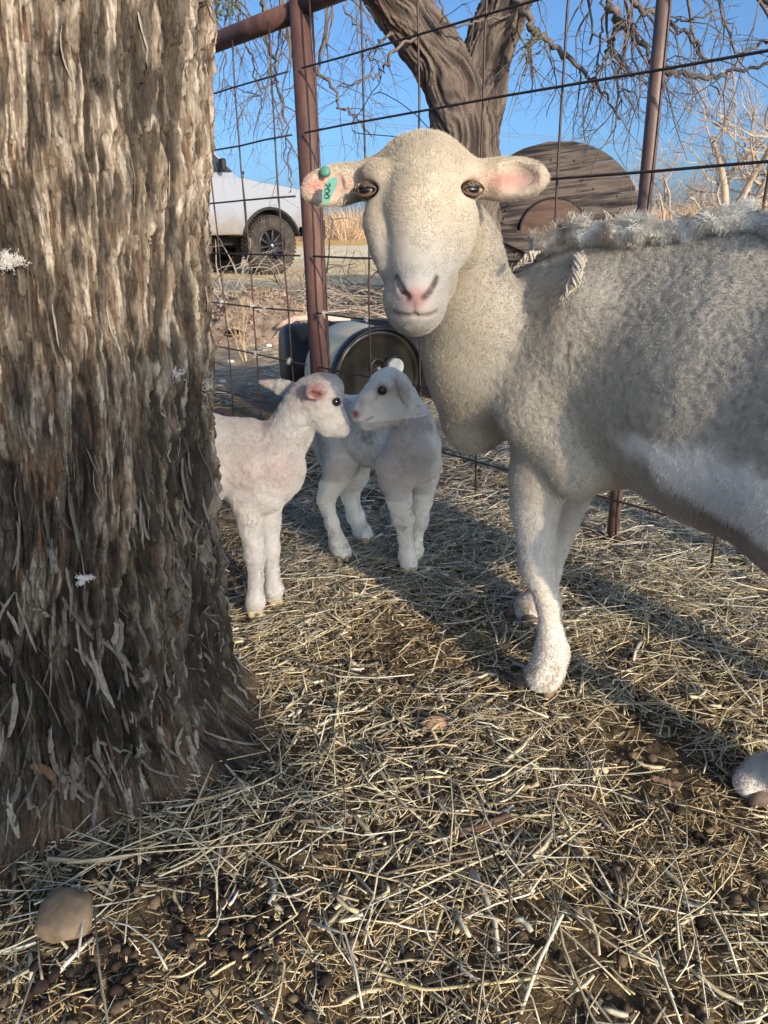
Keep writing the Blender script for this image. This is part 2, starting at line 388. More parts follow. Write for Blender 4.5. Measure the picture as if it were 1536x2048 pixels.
# ---------------------------------------------------------------- pipe and wire fence
FA = gnd(1226, 1092)[:2]; _d = ray(-610, 487)[:2]; FD = _d/np.linalg.norm(_d)
def FP(s, z, off=0.0): return np.array([FA[0]+FD[0]*s+FD[1]*off, FA[1]+FD[1]*s-FD[0]*off, z])
def wobble(a, b_, amp, seed, n=14):
    t = np.linspace(0, 1, n); p = np.asarray(a)[None]*(1-t[:, None])+np.asarray(b_)[None]*t[:, None]
    for k in range(3): p[:, k] += amp*fbm(t*5+seed*3.3, t*0+k*7.1, None, 2, seed)
    return p
def make_fence():
    base = FP(1.26, 0)
    root = empty('pipe_fence', base, 0, 'rusty pipe fence with square wire mesh behind the sheep', 'fence')
    rust = noisemat('rusty_pipe', [(.3, (.065, .036, .036)), (.5, (.115, .058, .050)), (.7, (.18, .095, .072))], 22, 8, (1, 1, .35), .62, .45, .25, .001, 150)
    grey = noisemat('painted_pipe', [(.3, (.10, .07, .068)), (.6, (.16, .105, .095)), (.8, (.22, .13, .10))], 30, 6, (1, 1, .3), .5, .5, .15, .001, 200)
    wire = noisemat('wire', [(.3, (.045, .032, .030)), (.7, (.11, .072, .055))], 60, 5, (1, 1, 1), .5, .5, .1, .0005, 300, .5)
    for s, r, z1, m in ((1.262, .0375, 1.47, rust), (.004, .0158, 1.445, grey), (2.95, .0375, 1.47, rust), (-1.25, .0375, 1.47, rust)):
        b = MB(); b.tube([FP(s, -.05), FP(s, .5), FP(s, 1.0), FP(s, z1)], r, 28); 
        if r > .03: b.lathe([(0, z1+.012), (r*.6, z1+.01), (r, z1)], 28, None, (*FP(s, 0)[:2], 0))
        b.build('post', m, root, origin=base)
    b = MB(); b.tube([FP(s, 1.442, .0) for s in np.linspace(3.6, 1.3, 9)], .032, 24); b.build('top_rail', rust, root, origin=base)
    b = MB(); b.tube([FP(s, 1.455, .0) for s in np.linspace(1.225, -1.6, 9)], .032, 24); b.build('top_rail', rust, root, origin=base)
    b = MB(); b.tube([FP(s, .008, .0) for s in np.linspace(3.6, 1.3, 9)], .018, 16); b.build('bottom_rail', rust, root, origin=base)
    b = MB(); b.tube([FP(s, .008, .0) for s in np.linspace(1.225, -1.6, 9)], .018, 16); b.build('bottom_rail', rust, root, origin=base)
    zs = [.142, .332, .521, .711, .900, 1.090, 1.272]
    for (s0, s1, sv) in ((1.30, 3.5, [1.41, 1.645, 1.88, 2.113, 2.35, 2.58, 2.815, 3.05, 3.29]), (-1.5, 1.225, [1.172, .935, .70, .462, .218, -.027, -.27, -.51, -.75, -.99, -1.22])):
        b = MB()
        for i, z in enumerate(zs): b.tube(wobble(FP(s0, z, -.036), FP(s1, z, -.036), .006, 3+i+int(s0*7)), .0031, 8)
        for i, s in enumerate(sv): b.tube(wobble(FP(s, .03, -.030), FP(s, 1.45, -.030), .008, 50+i+int(s0*7)), .0031, 8)
        b.build('wire_mesh', wire, root, origin=base)
    # wool bits on the wires
    wl = plain('wool_on_wire', (.78, .74, .68), .95, .1)
    k = 0
    TL = ['wool tuft on the fence wire crossing nearest the tree trunk', 'largest wool tuft at the wire crossing above the dry weed', 'wool tuft at the crossing one square below the largest tuft', 'wool tuft on the low crossing just left of the thick post', 'wool tuft on the wire just right of the thick post', 'wool tuft on the crossing beside the ewe chin', 'thin smear of wool between two crossings left of the thick post']
    for (s, z) in ((1.88, .521), (1.645, .521), (1.645, .335), (1.41, .332), (1.17, .521), (.94, .52), (1.55, .515)):
        b = MB(); rs = np.random.default_rng(90+k); c0 = FP(s, z, -.036)
        for q in range(70):
            p = [c0+rs.normal(0, .003, 3)*[1, 1, 1.6]]; dr = rs.normal(0, 1, 3)
            for i in range(5): dr = dr*.3+rs.normal(0, .8, 3); p.append(p[-1]+dr*.0018)
            b.tube(p, .0005, 4)
        o = b.build('wool_tuft', wl, None, origin=c0); k += 1
        tag(o, TL[k-1], 'wool', 'wool tufts caught on the fence wire')
    # bent wire coat hanger hooked on the mesh
    hm = plain('hanger_wire', (.09, .08, .085), .35, .5, .8)
    def fq(px, py, off=-.045):
        r = ray(px, py); n = np.array([FD[1], -FD[0]]); A = FA + n*off
        t = (n@A)/(n@r[:2]); return np.array([0, 0, CAMH])+r*t
    P = [(742, 100), (736, 112), (741, 122), (752, 118), (764, 150), (757, 170), (745, 183), (722, 222), (703, 246), (705, 262), (716, 267), (790, 273), (855, 275), (862, 262), (835, 232), (800, 205), (770, 188), (757, 184), (746, 190)]
    b = MB(); pts = np.array([fq(*p) for p in P])
    tt = np.linspace(0, len(pts)-1, 70); pts = np.stack([np.interp(tt, range(len(pts)), pts[:, i]) for i in range(3)], 1)
    b.tube(pts, .0013, 8); o = b.build('coat_hanger', hm, None, origin=pts[0]); tag(o, 'bent wire coat hanger hooked on the fence mesh above the ewe', 'coat hanger')
make_fence()
# ---------------------------------------------------------------- implicit bodies: smooth union on a grid, surface nets
class Field:
    def __init__(s, lo, hi, h):
        s.lo = np.array(lo, float); s.h = h; s.n = np.ceil((np.array(hi)-s.lo)/h).astype(int)+1
        s.g = np.full(s.n, .2, np.float32)
    def _box(s, lo, hi):
        a = np.clip(np.floor((lo-s.lo)/s.h).astype(int), 0, s.n); b = np.clip(np.ceil((hi-s.lo)/s.h).astype(int)+1, 0, s.n)
        if np.any(b-a < 2): return None
        ax = [s.lo[i]+s.h*np.arange(a[i], b[i]) for i in range(3)]
        return tuple(slice(a[i], b[i]) for i in range(3)), ax[0][:, None, None], ax[1][None, :, None], ax[2][None, None, :]
    def _merge(s, sl, d, k, op):
        g = s.g[sl]
        if op == '-':
            d = -d; hh = np.clip(.5-.5*(d-g)/k, 0, 1); s.g[sl] = g*hh + d*(1-hh) + k*hh*(1-hh)
        else:
            hh = np.clip(.5+.5*(d-g)/k, 0, 1); s.g[sl] = d*(1-hh)+g*hh - k*hh*(1-hh)
    def cone(s, a, ra, b, rb, k=.02, op='+', flat=None):
        a = np.asarray(a, float); b = np.asarray(b, float); m = max(ra, rb)+k*1.3+.012
        q = s._box(np.minimum(a, b)-m, np.maximum(a, b)+m)
        if q is None: return
        sl, x, y, z = q; ab = b-a; L = float(ab@ab)+1e-12
        t = np.clip(((x-a[0])*ab[0]+(y-a[1])*ab[1]+(z-a[2])*ab[2])/L, 0, 1)
        dx = x-a[0]-t*ab[0]; dy = y-a[1]-t*ab[1]; dz = z-a[2]-t*ab[2]
        if flat is not None:                                # flatten along a unit axis
            ax, f = flat; c = dx*ax[0]+dy*ax[1]+dz*ax[2]; e = np.sqrt(np.maximum(dx*dx+dy*dy+dz*dz-c*c+(c/f)**2, 1e-12))
        else: e = np.sqrt(dx*dx+dy*dy+dz*dz)
        s._merge(sl, (e-(ra+(rb-ra)*t)).astype(np.float32), k, op)
    def chain(s, pts, k=.02, op='+', flat=None):
        for (a, ra), (b, rb) in zip(pts[:-1], pts[1:]): s.cone(a, ra, b, rb, k, op, flat)
    def ell(s, c, r, R=None, k=.02, op='+'):
        c = np.asarray(c, float); r = np.asarray(r, float); m = r.max()+k*1.3+.012
        q = s._box(c-m, c+m)
        if q is None: return
        sl, x, y, z = q; x = x-c[0]; y = y-c[1]; z = z-c[2]
        if R is not None:                                   # rows of R: local axes in world
            R = np.asarray(R); x, y, z = (x*R[0][0]+y*R[0][1]+z*R[0][2], x*R[1][0]+y*R[1][1]+z*R[1][2], x*R[2][0]+y*R[2][1]+z*R[2][2])
        k0 = np.sqrt((x/r[0])**2+(y/r[1])**2+(z/r[2])**2); k1 = np.sqrt((x/r[0]**2)**2+(y/r[1]**2)**2+(z/r[2]**2)**2)+1e-9
        s._merge(sl, (k0*(k0-1)/k1).astype(np.float32), k, op)
    def mesh(s):
        g = s.g; ins = g < 0
        c = np.zeros(np.array(g.shape)-1, np.int8)
        for i in (0, 1):
            for j in (0, 1):
                for k in (0, 1): c += ins[i:g.shape[0]-1+i, j:g.shape[1]-1+j, k:g.shape[2]-1+k]
        act = (c > 0) & (c < 8); I = np.argwhere(act); vid = np.full(act.shape, -1, np.int32); vid[act] = np.arange(len(I))
        P = np.zeros((len(I), 3)); W = np.zeros(len(I))
        corners = [(0,0,0),(1,0,0),(0,1,0),(1,1,0),(0,0,1),(1,0,1),(0,1,1),(1,1,1)]
        cv = [g[I[:, 0]+a, I[:, 1]+b, I[:, 2]+c_] for a, b, c_ in corners]
        for e0, e1 in ((0,1),(2,3),(4,5),(6,7),(0,2),(1,3),(4,6),(5,7),(0,4),(1,5),(2,6),(3,7)):
            v0, v1 = cv[e0], cv[e1]; m = (v0 < 0) != (v1 < 0)
            t = np.where(m, v0/np.where(m, v0-v1, 1), 0)
            c0 = np.array(corners[e0], float); c1 = np.array(corners[e1], float)
            P += np.where(m[:, None], c0+(c1-c0)*t[:, None], 0); W += m
        P = (I+P/W[:, None])*s.h+s.lo
        F = []
        for ax in range(3):
            sl0 = [slice(None)]*3; sl1 = [slice(None)]*3; sl0[ax] = slice(0, -1); sl1[ax] = slice(1, None)
            a = ins[tuple(sl0)]; b = ins[tuple(sl1)]; E = np.argwhere(a != b); fl = a[tuple(E.T)]
            o1, o2 = [(1, 2), (2, 0), (0, 1)][ax]
            ok = (E[:, o1] > 0) & (E[:, o2] > 0) & (E[:, o1] < g.shape[o1]-1) & (E[:, o2] < g.shape[o2]-1); E = E[ok]; fl = fl[ok]
            def vi(d1, d2):
                q = E.copy(); q[:, o1] -= d1; q[:, o2] -= d2; return vid[q[:, 0], q[:, 1], q[:, 2]]
            Q = np.stack([vi(1, 1), vi(0, 1), vi(0, 0), vi(1, 0)], 1); Q[~fl] = Q[~fl][:, ::-1]
            F.append(Q)
        return P, np.concatenate(F).astype(np.int32)
def smooth_verts(P, F, it=2, lam=.5):
    n = len(P); e = np.concatenate([F[:, [0, 1]], F[:, [1, 2]], F[:, [2, 3]], F[:, [3, 0]]])
    e = np.concatenate([e, e[:, ::-1]]); cnt = np.bincount(e[:, 0], minlength=n)[:, None]
    for _ in range(it):
        S = np.stack([np.bincount(e[:, 0], P[e[:, 1], k], n) for k in range(3)], 1)
        P = P + lam*(S/np.maximum(cnt, 1)-P)
    return P
def vnormals(P, F):
    fn = np.cross(P[F[:, 2]]-P[F[:, 0]], P[F[:, 3]]-P[F[:, 1]])
    Nn = np.zeros_like(P)
    for k in range(4):
        for c in range(3): Nn[:, c] += np.bincount(F[:, k], fn[:, c], len(P))
    return Nn/(np.linalg.norm(Nn, axis=1)[:, None]+1e-12)

def furmat(name, rough=.7, spec=.12, trans=.0):
    m = bpy.data.materials.new(name); m.use_nodes = True; nt = m.node_tree; b = nt.nodes['Principled BSDF']
    a = N(nt, 'Attribute', attribute_name='col'); lnk(nt, a.outputs['Color'], b.inputs['Base Color'])
    b.inputs['Roughness'].default_value = rough; b.inputs['Specular IOR Level'].default_value = spec
    return m
def fur(name, P, F, Nn, dens, parent, mat, origin, lenf, flowf, colf, width=.0004, seg=4, curl=.25, seed=1, clump=0.0, clumpscale=60, lay=.6):
    """hair strands as one curves object. dens per m2; lenf(p)->length (0 = none); flowf(p,n)->comb direction; colf(p,n)->rgb"""
    rs = np.random.default_rng(seed)
    A = P[F[:, 0]]; B = P[F[:, 1]]; C = P[F[:, 2]]; D = P[F[:, 3]]
    ar = .5*np.linalg.norm(np.cross(C-A, D-B), axis=1)
    n = int(ar.sum()*dens); fi = rs.choice(len(F), n, p=ar/ar.sum())
    u = rs.random((n, 1)); v = rs.random((n, 1))
    p = (A[fi]*(1-u)+B[fi]*u)*(1-v)+(D[fi]*(1-u)+C[fi]*u)*v
    nn = Nn[F[fi, 0]]*(1-u)*(1-v)+Nn[F[fi, 1]]*u*(1-v)+Nn[F[fi, 2]]*u*v+Nn[F[fi, 3]]*(1-u)*v
    L = lenf(p, nn)*rs.uniform(.6, 1.15, n); ok = L > .0008; p = p[ok]; nn = nn[ok]; L = L[ok]; n = len(p)
    fl = flowf(p, nn); fl = fl-nn*(fl*nn).sum(1)[:, None]; fl /= np.linalg.norm(fl, axis=1)[:, None]+1e-9
    if clump:
        s = clumpscale
        cn = np.stack([fbm(p[:, 0]*s, p[:, 1]*s, p[:, 2]*s, 2, 11+k) for k in range(3)], 1)*2
        fl = fl+clump*cn
    la = lay(p) if callable(lay) else lay
    la = np.asarray(la)*np.ones(n)
    pts = np.zeros((n, seg, 3)); pts[:, 0] = p-nn*.0006
    d = nn*(1-.6*la)[:, None] + fl*la[:, None] + rs.normal(0, curl, (n, 3))
    d /= np.linalg.norm(d, axis=1)[:, None]
    for i in range(1, seg):
        pts[:, i] = pts[:, i-1]+d*(L/(seg-1))[:, None]
        d = d + fl*(.35*la)[:, None] - nn*(.15*la)[:, None] + rs.normal(0, curl, (n, 3)); d /= np.linalg.norm(d, axis=1)[:, None]
    pts -= np.asarray(origin)
    cu = bpy.data.hair_curves.new(name); cu.add_curves([seg]*n)
    cu.position_data.foreach_set('vector', pts.reshape(-1).astype(np.float32))
    ra = cu.attributes.new('radius', 'FLOAT', 'POINT') if 'radius' not in cu.attributes else cu.attributes['radius']
    w = np.linspace(1, .25, seg)[None]*width*rs.uniform(.7, 1.3, (n, 1)); ra.data.foreach_set('value', w.reshape(-1).astype(np.float32))
    ca = cu.attributes.new('col', 'FLOAT_COLOR', 'CURVE'); c = np.ones((n, 4)); c[:, :3] = np.clip(colf(p, nn)*rs.uniform(.76, 1.14, (n, 1)), 0, .95)
    ca.data.foreach_set('color', c.ravel().astype(np.float32))
    cu.materials.append(mat)
    o = bpy.data.objects.new(name, cu); COL.objects.link(o); o.parent = parent
    return o
def eyeball(parent, c, r, look, origin, iris, pupil_ax, name='eye', pr=(.62, .30)):
    """sphere with a coloured iris patch and a slot pupil, all by direction: real geometry colours"""
    look = np.asarray(look, float); look /= np.linalg.norm(look); ax = np.asarray(pupil_ax, float); ax -= look*np.dot(ax, look); ax /= np.linalg.norm(ax); up = np.cross(look, ax)
    bm = bmesh.new(); bmesh.ops.create_uvsphere(bm, u_segments=72, v_segments=48, radius=1)
    V = np.array([v.co[:] for v in bm.verts]); F = [[v.index for v in f.verts] for f in bm.faces]; bm.free()
    l = V@look; a = V@ax; b_ = V@up; rr = np.sqrt(a*a+b_*b_)
    c_ = np.tile(np.array([.07, .05, .042]), (len(V), 1))
    ir_ = (l > 0) & (rr < .80); c_[ir_] = iris; c_[(l > 0) & (rr >= .72) & (rr < .86)] = np.array(iris)*.25
    c_[(l > 0) & ((a/pr[0])**2+(b_/pr[1])**2 < 1)] = (.006, .006, .008)
    m = colmat('eyeball', .06, .6)
    m.node_tree.nodes['Principled BSDF'].inputs['Coat Weight'].default_value = .5; m.node_tree.nodes['Principled BSDF'].inputs['Coat Roughness'].default_value = .03
    o = link_mesh(name, V*r+np.asarray(c), F, m, parent, origin=origin, col=c_)
    return o
def nz(v): v = np.asarray(v, float); return v/np.linalg.norm(v)
def gauss(p, c, s): return np.exp(-(((p-np.asarray(c))/s)**2).sum(1))
# ---------------------------------------------------------------- the ewe
HD = np.array([-.669, .743, 0.]); PR = np.array([.743, .669, 0.]); EO = np.array([.36, 1.20, 0.])
def EP(s, t, z): return EO + HD*s + PR*t + np.array([0, 0, z])
def ewe_sdf(f, head=True):
    # trunk: deep barrel, flat back
    def sec(s, zc, hz, ht, k=.05):
        f.ell(EP(s, 0, zc), (.17, ht, hz), [HD, PR, (0, 0, 1)], k)
    sec(.04, .590, .172, .125); sec(-.08, .590, .182, .150); sec(-.22, .568, .204, .178); sec(-.38, .545, .228, .200)
    sec(-.54, .538, .236, .200); sec(-.64, .585, .188, .180); sec(-.72, .605, .158, .150)
    f.chain([(EP(.02, 0, .705), .06), (EP(-.2, 0, .715), .06), (EP(-.45, 0, .722), .06), (EP(-.66, 0, .715), .06)], .05)
    # brisket and throat
    f.chain([(EP(.09, -.0, .62), .092), (EP(.07, -.0, .52), .085), (EP(.0, 0, .465), .09)], .05)
    # shoulder blade and upper arm on both sides
    for t in (-1, 1):
        f.chain([(EP(-.02, .10*t, .68), .045), (EP(.05, .110*t, .53), .052), (EP(-.03, .105*t, .43), .040)], .05)
    # front legs
    nh = gnd(1086, 1372); fh = gnd(1058, 1238)
    N0 = EP(-.03, -.105, .42); F0 = EP(.0, .09, .42)
    kn = at(1075, 1130, 1.155); kn2 = at(1090, 1140, 1.40)
    f.chain([(at(1092, 900, 1.175), .056), (at(1078, 960, 1.165), .046), (at(1070, 1020, 1.158), .036), (at(1073, 1080, 1.156), .029), (kn, .0265), (at(1096, 1200, 1.15), .0185), (at(1102, 1265, 1.145), .0190), (at(1104, 1305, 1.142), .0265), (at(1094, 1340, 1.130), .0245), (nh+[-.010, -.006, .024], .0215)], .02)
    f.ell(at(1084, 1356, 1.125), (.030, .034, .020), None, .015); f.cone(nh+[0, 0, .022], .020, nh+[-.012, -.016, .016], .018, .012)
    f.cone(at(1072, 1120, 1.14), .022, at(1082, 1165, 1.14), .017, .02)
    f.chain([(F0, .06), (EP(.10, .10, .34), .04), (kn2, .030), (at(1088, 1190, 1.41), .024), (at(1066, 1215, 1.41), .031), (fh+[0, 0, .022], .032)], .02)
    # hind legs: near one stepping forward under the belly
    hh = gnd(1530, 1585)
    f.chain([(EP(-.64, -.09, .60), .125), (EP(-.54, -.135, .45), .085), (EP(-.63, -.13, .33), .05), (EP(-.70, -.12, .27), .035), (EP(-.57, -.10, .16), .025), (EP(-.43, -.075, .070), .031), (hh+[.0, .0, .034], .030)], .035)
    f.cone(hh+[0, 0, .03], .027, hh+[-.030, -.004, .021], .022, .015)
    f.chain([(EP(-.66, .09, .60), .125), (EP(-.64, .12, .46), .08), (EP(-.75, .12, .33), .045), (EP(-.80, .12, .27), .034), (EP(-.77, .12, .14), .024), (EP(-.76, .12, .06), .03), (EP(-.73, .12, .03), .028)], .035)
    f.chain([(EP(-.83, 0, .67), .03), (EP(-.88, 0, .6), .026), (EP(-.89, 0, .48), .018)], .03)     # tail
    f.ell(EP(-.60, -.02, .42), (.09, .10, .06), [HD, PR, (0, 0, 1)], .05)                          # udder
    # neck
    f.chain([(EP(.02, 0, .63), .125), (at(978, 720, 1.24), .088), (at(940, 620, 1.20), .072), (at(908, 510, 1.17), .064), (at(872, 420, 1.10), .056)], .03)
    f.cone(at(905, 700, 1.21), .045, at(950, 840, 1.30), .060, .04)
    # head, level by level down the face
    L = [(334, 846, 82, 1.035, .038), (352, 845, 92, 1.020, .050), (380, 842, 97, 1.010, .060), (425, 842, 82, 1.005, .056), (472, 842, 73, .990, .050), (515, 839, 69, .968, .045), (560, 835, 59, .948, .040), (594, 831, 48, .940, .036)]
    C = []
    for (y, x, w, Yd, rd) in L:
        c = at(x, y, Yd); hw = w/1480*dep(c); C.append((c, hw, rd))
        f.ell(c, (hw, rd, .038), None, .022)
    f.chain([(at(845, 342, 1.03), .030), (at(843, 358, .985), .031), (at(840, 420, .955), .038), (at(836, 500, .935), .027), (at(833, 555, .912), .022)], .022)   # brow and nasal bridge
    f.chain([(at(832, 580, .902), .021), (at(830, 606, .904), .020)], .015)
    f.chain([(at(804, 600, .928), .021), (at(830, 617, .918), .022), (at(855, 600, .928), .021)], .014)  # upper lips
    f.ell(at(830, 630, .928), (.029, .023, .0125), None, .010)                                            # chin
    f.chain([(at(829, 625, .955), .024), (at(845, 560, 1.02), .036), (at(858, 490, 1.06), .046)], .03)   # jaw
    for x, sg in ((745, -1), (938, 1)):                                                                  # brow ridge, cheek
        f.chain([(at(x-sg*18, 352, .975), .014), (at(x-sg*4, 350, .985), .013), (at(x+sg*4, 364, 1.0), .011)], .014)
        f.chain([(at(x-sg*18, 405, .968), .014), (at(x-sg*16, 445, .972), .015), (at(x-sg*20, 500, .958), .014)], .022)
    for sg, xo in ((-1, 0), (1, 0)):
        f.chain([(at(842+sg*84, 415, .968), .008), (at(840+sg*74, 470, .955), .009), (at(836+sg*64, 530, .940), .009)], .016)
    # eye sockets
    for x, y in ((733, 381), (942, 379)):
        f.ell(at(x, y, .966), (.0150, .020, .0098), None, .004, '-')
    # ears: shells cupped towards the camera
    def ear(b0, tip, w, dfold):
        b0 = np.asarray(b0); tip = np.asarray(tip); ax = nz(tip-b0); L_ = np.linalg.norm(tip-b0); out = nz(np.cross(ax, np.cross([0, -1, 0.15], ax))); up = np.cross(ax, out)
        m = (b0+tip)/2
        f.ell(m, (L_*.54, .0135, w), [ax, out, up], .010)
        f.ell(m-ax*L_*.06+out*.011, (L_*.46, .0105, w*.74), [ax, out, up], .004, '-')
        f.cone(b0-ax*.02, .022, b0+ax*L_*.22-out*.004, .018, .02)
    if head:
        ear(at(962, 358, 1.02), at(1094, 356, 1.00), .0245, 0)
        ear(at(716, 362, 1.02), at(608, 384, .985), .0225, 0)
        # nostrils, philtrum, mouth
        f.chain([(at(797, 562, .900), .0026), (at(804, 577, .893), .0042), (at(817, 591, .887), .0026)], .004, '-')
        f.chain([(at(868, 562, .900), .0026), (at(861, 577, .893), .0042), (at(848, 591, .887), .0026)], .004, '-')
        f.chain([(at(831, 602, .880), .0013), (at(829, 629, .886), .0015)], .003, '-')
        f.chain([(at(788, 624, .905), .0014), (at(804, 631, .894), .0017), (at(829, 629, .889), .0018), (at(854, 631, .894), .0017), (at(872, 623, .905), .0014)], .003, '-')
def make_ewe():
    org = EP(-.35, 0, 0)
    root = empty('ewe', org, 0, 'cream ewe with shorn wool facing the viewer, green tag in one ear', 'sheep')
    hx = (-.12, .24, .82, 1.11, .675, .94)                     # head box, meshed finer
    fb = Field((-.0, .20, -.02), (1.25, 1.75, .93), .0048); fb.lo[0] = -.12; fb.n[0] += int(.12/.0048); fb.g = np.full(fb.n, .2, np.float32)
    ewe_sdf(fb, False); PB, FBq = fb.mesh()
    fh = Field((hx[0], hx[2]-.03, hx[4]-.03), (hx[1]+.03, hx[3], hx[5]), .0024); ewe_sdf(fh, True); PH, FHq = fh.mesh()
    def inb(p, m=0): return (p[:, 0] < hx[1]-m) & (p[:, 1] < hx[3]-.02-m) & (p[:, 2] > hx[4]+m)
    cb = PB[FBq].mean(1); FBq = FBq[~inb(cb, .006)]; ch = PH[FHq].mean(1); FHq = FHq[inb(ch)]
    PB = smooth_verts(PB, FBq, 3); PH = smooth_verts(PH, FHq, 2)
    F = np.concatenate([FBq, FHq+len(PB)]); P = np.concatenate([PB, PH])
    used = np.zeros(len(P), bool); used[F.ravel()] = True; remap = np.cumsum(used)-1; P = P[used]; F = remap[F]
    Nn = vnormals(P, F)
    # shorn wool is pebbly: displace
    def woolmask(p):
        s = (p-EO)@HD; hn = np.clip((p[:, 2]-.40)/.08, 0, 1)*np.clip((p[:, 1]-1.05)/.1+(p[:, 0]-.18)/.05, 0, 1)
        return np.clip(hn*np.clip((p[:, 0]-.03)/.08, 0, 1), 0, 1)
    wmk = woolmask(P)
    q = P*1.0
    wq = .004*fbm(q[:, 0]*60, q[:, 1]*60, q[:, 2]*60, 1, 24); peb = fbm(q[:, 0]*125+wq*200, q[:, 1]*125, q[:, 2]*105-wq*200, 1, 21)
    peb = 1-np.abs(peb)*2.2
    big = fbm(q[:, 0]*14, q[:, 1]*14, q[:, 2]*14, 2, 22)
    P = P+Nn*(wmk*(.0013*peb+.0020*big))[:, None]
    Nn = vnormals(P, F)
    nose = at(831, 600, .88); earL = at(1035, 360, .99); earR = at(665, 368, .98)
    cream = np.array([.52, .455, .36]); wool = np.array([.52, .47, .395]); white = np.array([.66, .62, .57]); pink = np.array([.58, .29, .27]); belly = np.array([.42, .35, .295])
    def dpoly(p, pl):
        m = np.full(len(p), 9.)
        for a, b in zip(pl[:-1], pl[1:]):
            ab = b-a; t = np.clip(((p-a)@ab)/(ab@ab), 0, 1); m = np.minimum(m, np.linalg.norm((p-a-t[:, None]*ab)*[1, .35, 1], axis=1))
        return m
    NL = [[at(*q) for q in s] for s in (((793, 556, .900), (799, 572, .893), (808, 584, .889), (818, 594, .886)), ((872, 556, .900), (867, 572, .893), (858, 584, .889), (848, 594, .886)))]
    ML = [[at(*q) for q in s] for s in (((830, 606, .885), (829, 629, .888)), ((788, 624, .905), (804, 631, .895), (829, 629, .889), (854, 631, .895), (872, 623, .905)))]
    def dnost(p): return np.minimum(dpoly(p, NL[0]), dpoly(p, NL[1]))
    def dmouth(p): return np.minimum(dpoly(p, ML[0]), dpoly(p, ML[1]))
    def paint(p, n, skin=True):
        c = np.tile(cream, (len(p), 1)); w = woolmask(p)[:, None]
        dirt = fbm(p[:, 0]*22, p[:, 1]*22, p[:, 2]*22, 3, 23)[:, None]; wq = .004*fbm(p[:, 0]*60, p[:, 1]*60, p[:, 2]*60, 1, 24); pb = (1-np.abs(fbm(p[:, 0]*125+wq*200, p[:, 1]*125, p[:, 2]*105-wq*200, 1, 21))*2.2)[:, None]
        wc = wool*(1+.06*dirt+.10*pb); c = c*(1-w)+wc*w
        # face: whiter muzzle
        m = gauss(p, at(832, 600, .92), .075)[:, None]; c = c*(1-m)+np.array([.53, .505, .47])*m
        lg = np.clip((.43-p[:, 2])/.10, 0, 1)[:, None]; c = c*(1-lg)+white*lg
        z = p[:, 2]; s = (p-EO)@HD; t = (p-EO)@PR
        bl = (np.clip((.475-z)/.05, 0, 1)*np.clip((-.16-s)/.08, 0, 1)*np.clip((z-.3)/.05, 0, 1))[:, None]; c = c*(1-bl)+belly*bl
        wn = .02*fbm(p[:, 0]*20, p[:, 1]*20, p[:, 2]*20, 2, 27)
        wb = (np.clip((.535+wn-z)/.02, 0, 1)*np.clip((z-.408-.10*np.clip(1-((s+.50)/.20)**2, -1, 1)*-.0-wn-.10*np.clip((s+.34)/.25, 0, 1)-.12*np.clip((-.52-s)/.2, 0, 1))/.02, 0, 1)*np.clip((-.10-s)/.06, 0, 1)*np.clip((-t-.04)/.04, 0, 1))[:, None]
        c = c*(1-wb)+np.array([.95, .91, .84])*wb
        dt = (np.clip((.16-z)/.10, 0, 1)*np.clip(fbm(p[:, 0]*55, p[:, 1]*55, p[:, 2]*30, 3, 29)*2.2-.25, 0, .6))[:, None]; c = c*(1-dt)+np.array([.30, .22, .15])*dt
        if skin:
            k = np.exp(-(((p[:, 0]-nose[0])/(.0115+.30*np.clip(p[:, 2]-nose[2]+.012, 0, .03)))**2+((p[:, 2]-nose[2]-.001)/.0135)**2)**1.3)*(p[:, 1] < .92); k = np.clip(k*.9, 0, 1)[:, None]; c = c*(1-k)+pink*k
            for e in (earL, earR):
                k = np.clip(np.exp(-(((p[:, 0]-e[0]+.008)/.030)**2+((p[:, 2]-e[2])/.011)**2+((p[:, 1]-e[1])/.03)**2))*1.2*(n[:, 1] < -.2), 0, 1)[:, None]; c = c*(1-k*.85)+np.array([.50, .24, .22])*k*.85
            for (x, y) in ((735, 381), (940, 379)):
                k = (np.clip(gauss(p, at(x, y, .972), .0150)*1.2, 0, 1))[:, None]; c = c*(1-k)+np.array([.22, .14, .105])*k
        ku = np.clip((1.25+1.3*fbm(p[:, 0]*190, p[:, 1]*190, p[:, 2]*190, 2, 19))*np.exp(-(dnost(p)/.0040)**2), 0, .85)[:, None]; c = c*(1-ku)+np.array([.10, .065, .06])*ku
        ku = np.clip(.62*np.exp(-(dmouth(p)/.0022)**2)+.30*np.exp(-(dmouth(p)/.008)**2), 0, .85)[:, None]; c = c*(1-ku)+np.array([.22, .15, .13])*ku
        return c
    hm = colmat('sheep_skin', .85, .15, .10, 90, .2, .001, 500)
    body = link_mesh('body', P, F, hm, root, origin=org, col=paint(P, Nn))
    fm = furmat('sheep_hair')
    eyes = [at(735, 381, .97), at(940, 379, .97)]
    def L(p, n):
        w = woolmask(p); l = .0040-.0004*w
        s = (p-EO)@HD; z = p[:, 2]
        l = l+.007*np.clip((.50-z)/.03, 0, 1)*np.clip((z-.40)/.04, 0, 1)*np.clip((-.16-s)/.06, 0, 1)
        fet = np.clip((.12-z)/.05, 0, 1)*.0015; l = (l+fet)*np.clip((z-.016)/.02, 0, 1)
        face = gauss(p, at(836, 520, .93), .10); l = l*(1-.45*face)
        l = l*(1-np.clip(gauss(p, nose, .018)*1.7, 0, 1))*(1-.85*np.exp(-(dmouth(p)/.005)**2))*(1-.9*np.exp(-(dnost(p)/.007)**2))
        for e in eyes: l = l*(1-np.clip(gauss(p, e, .018)*1.8, 0, 1))
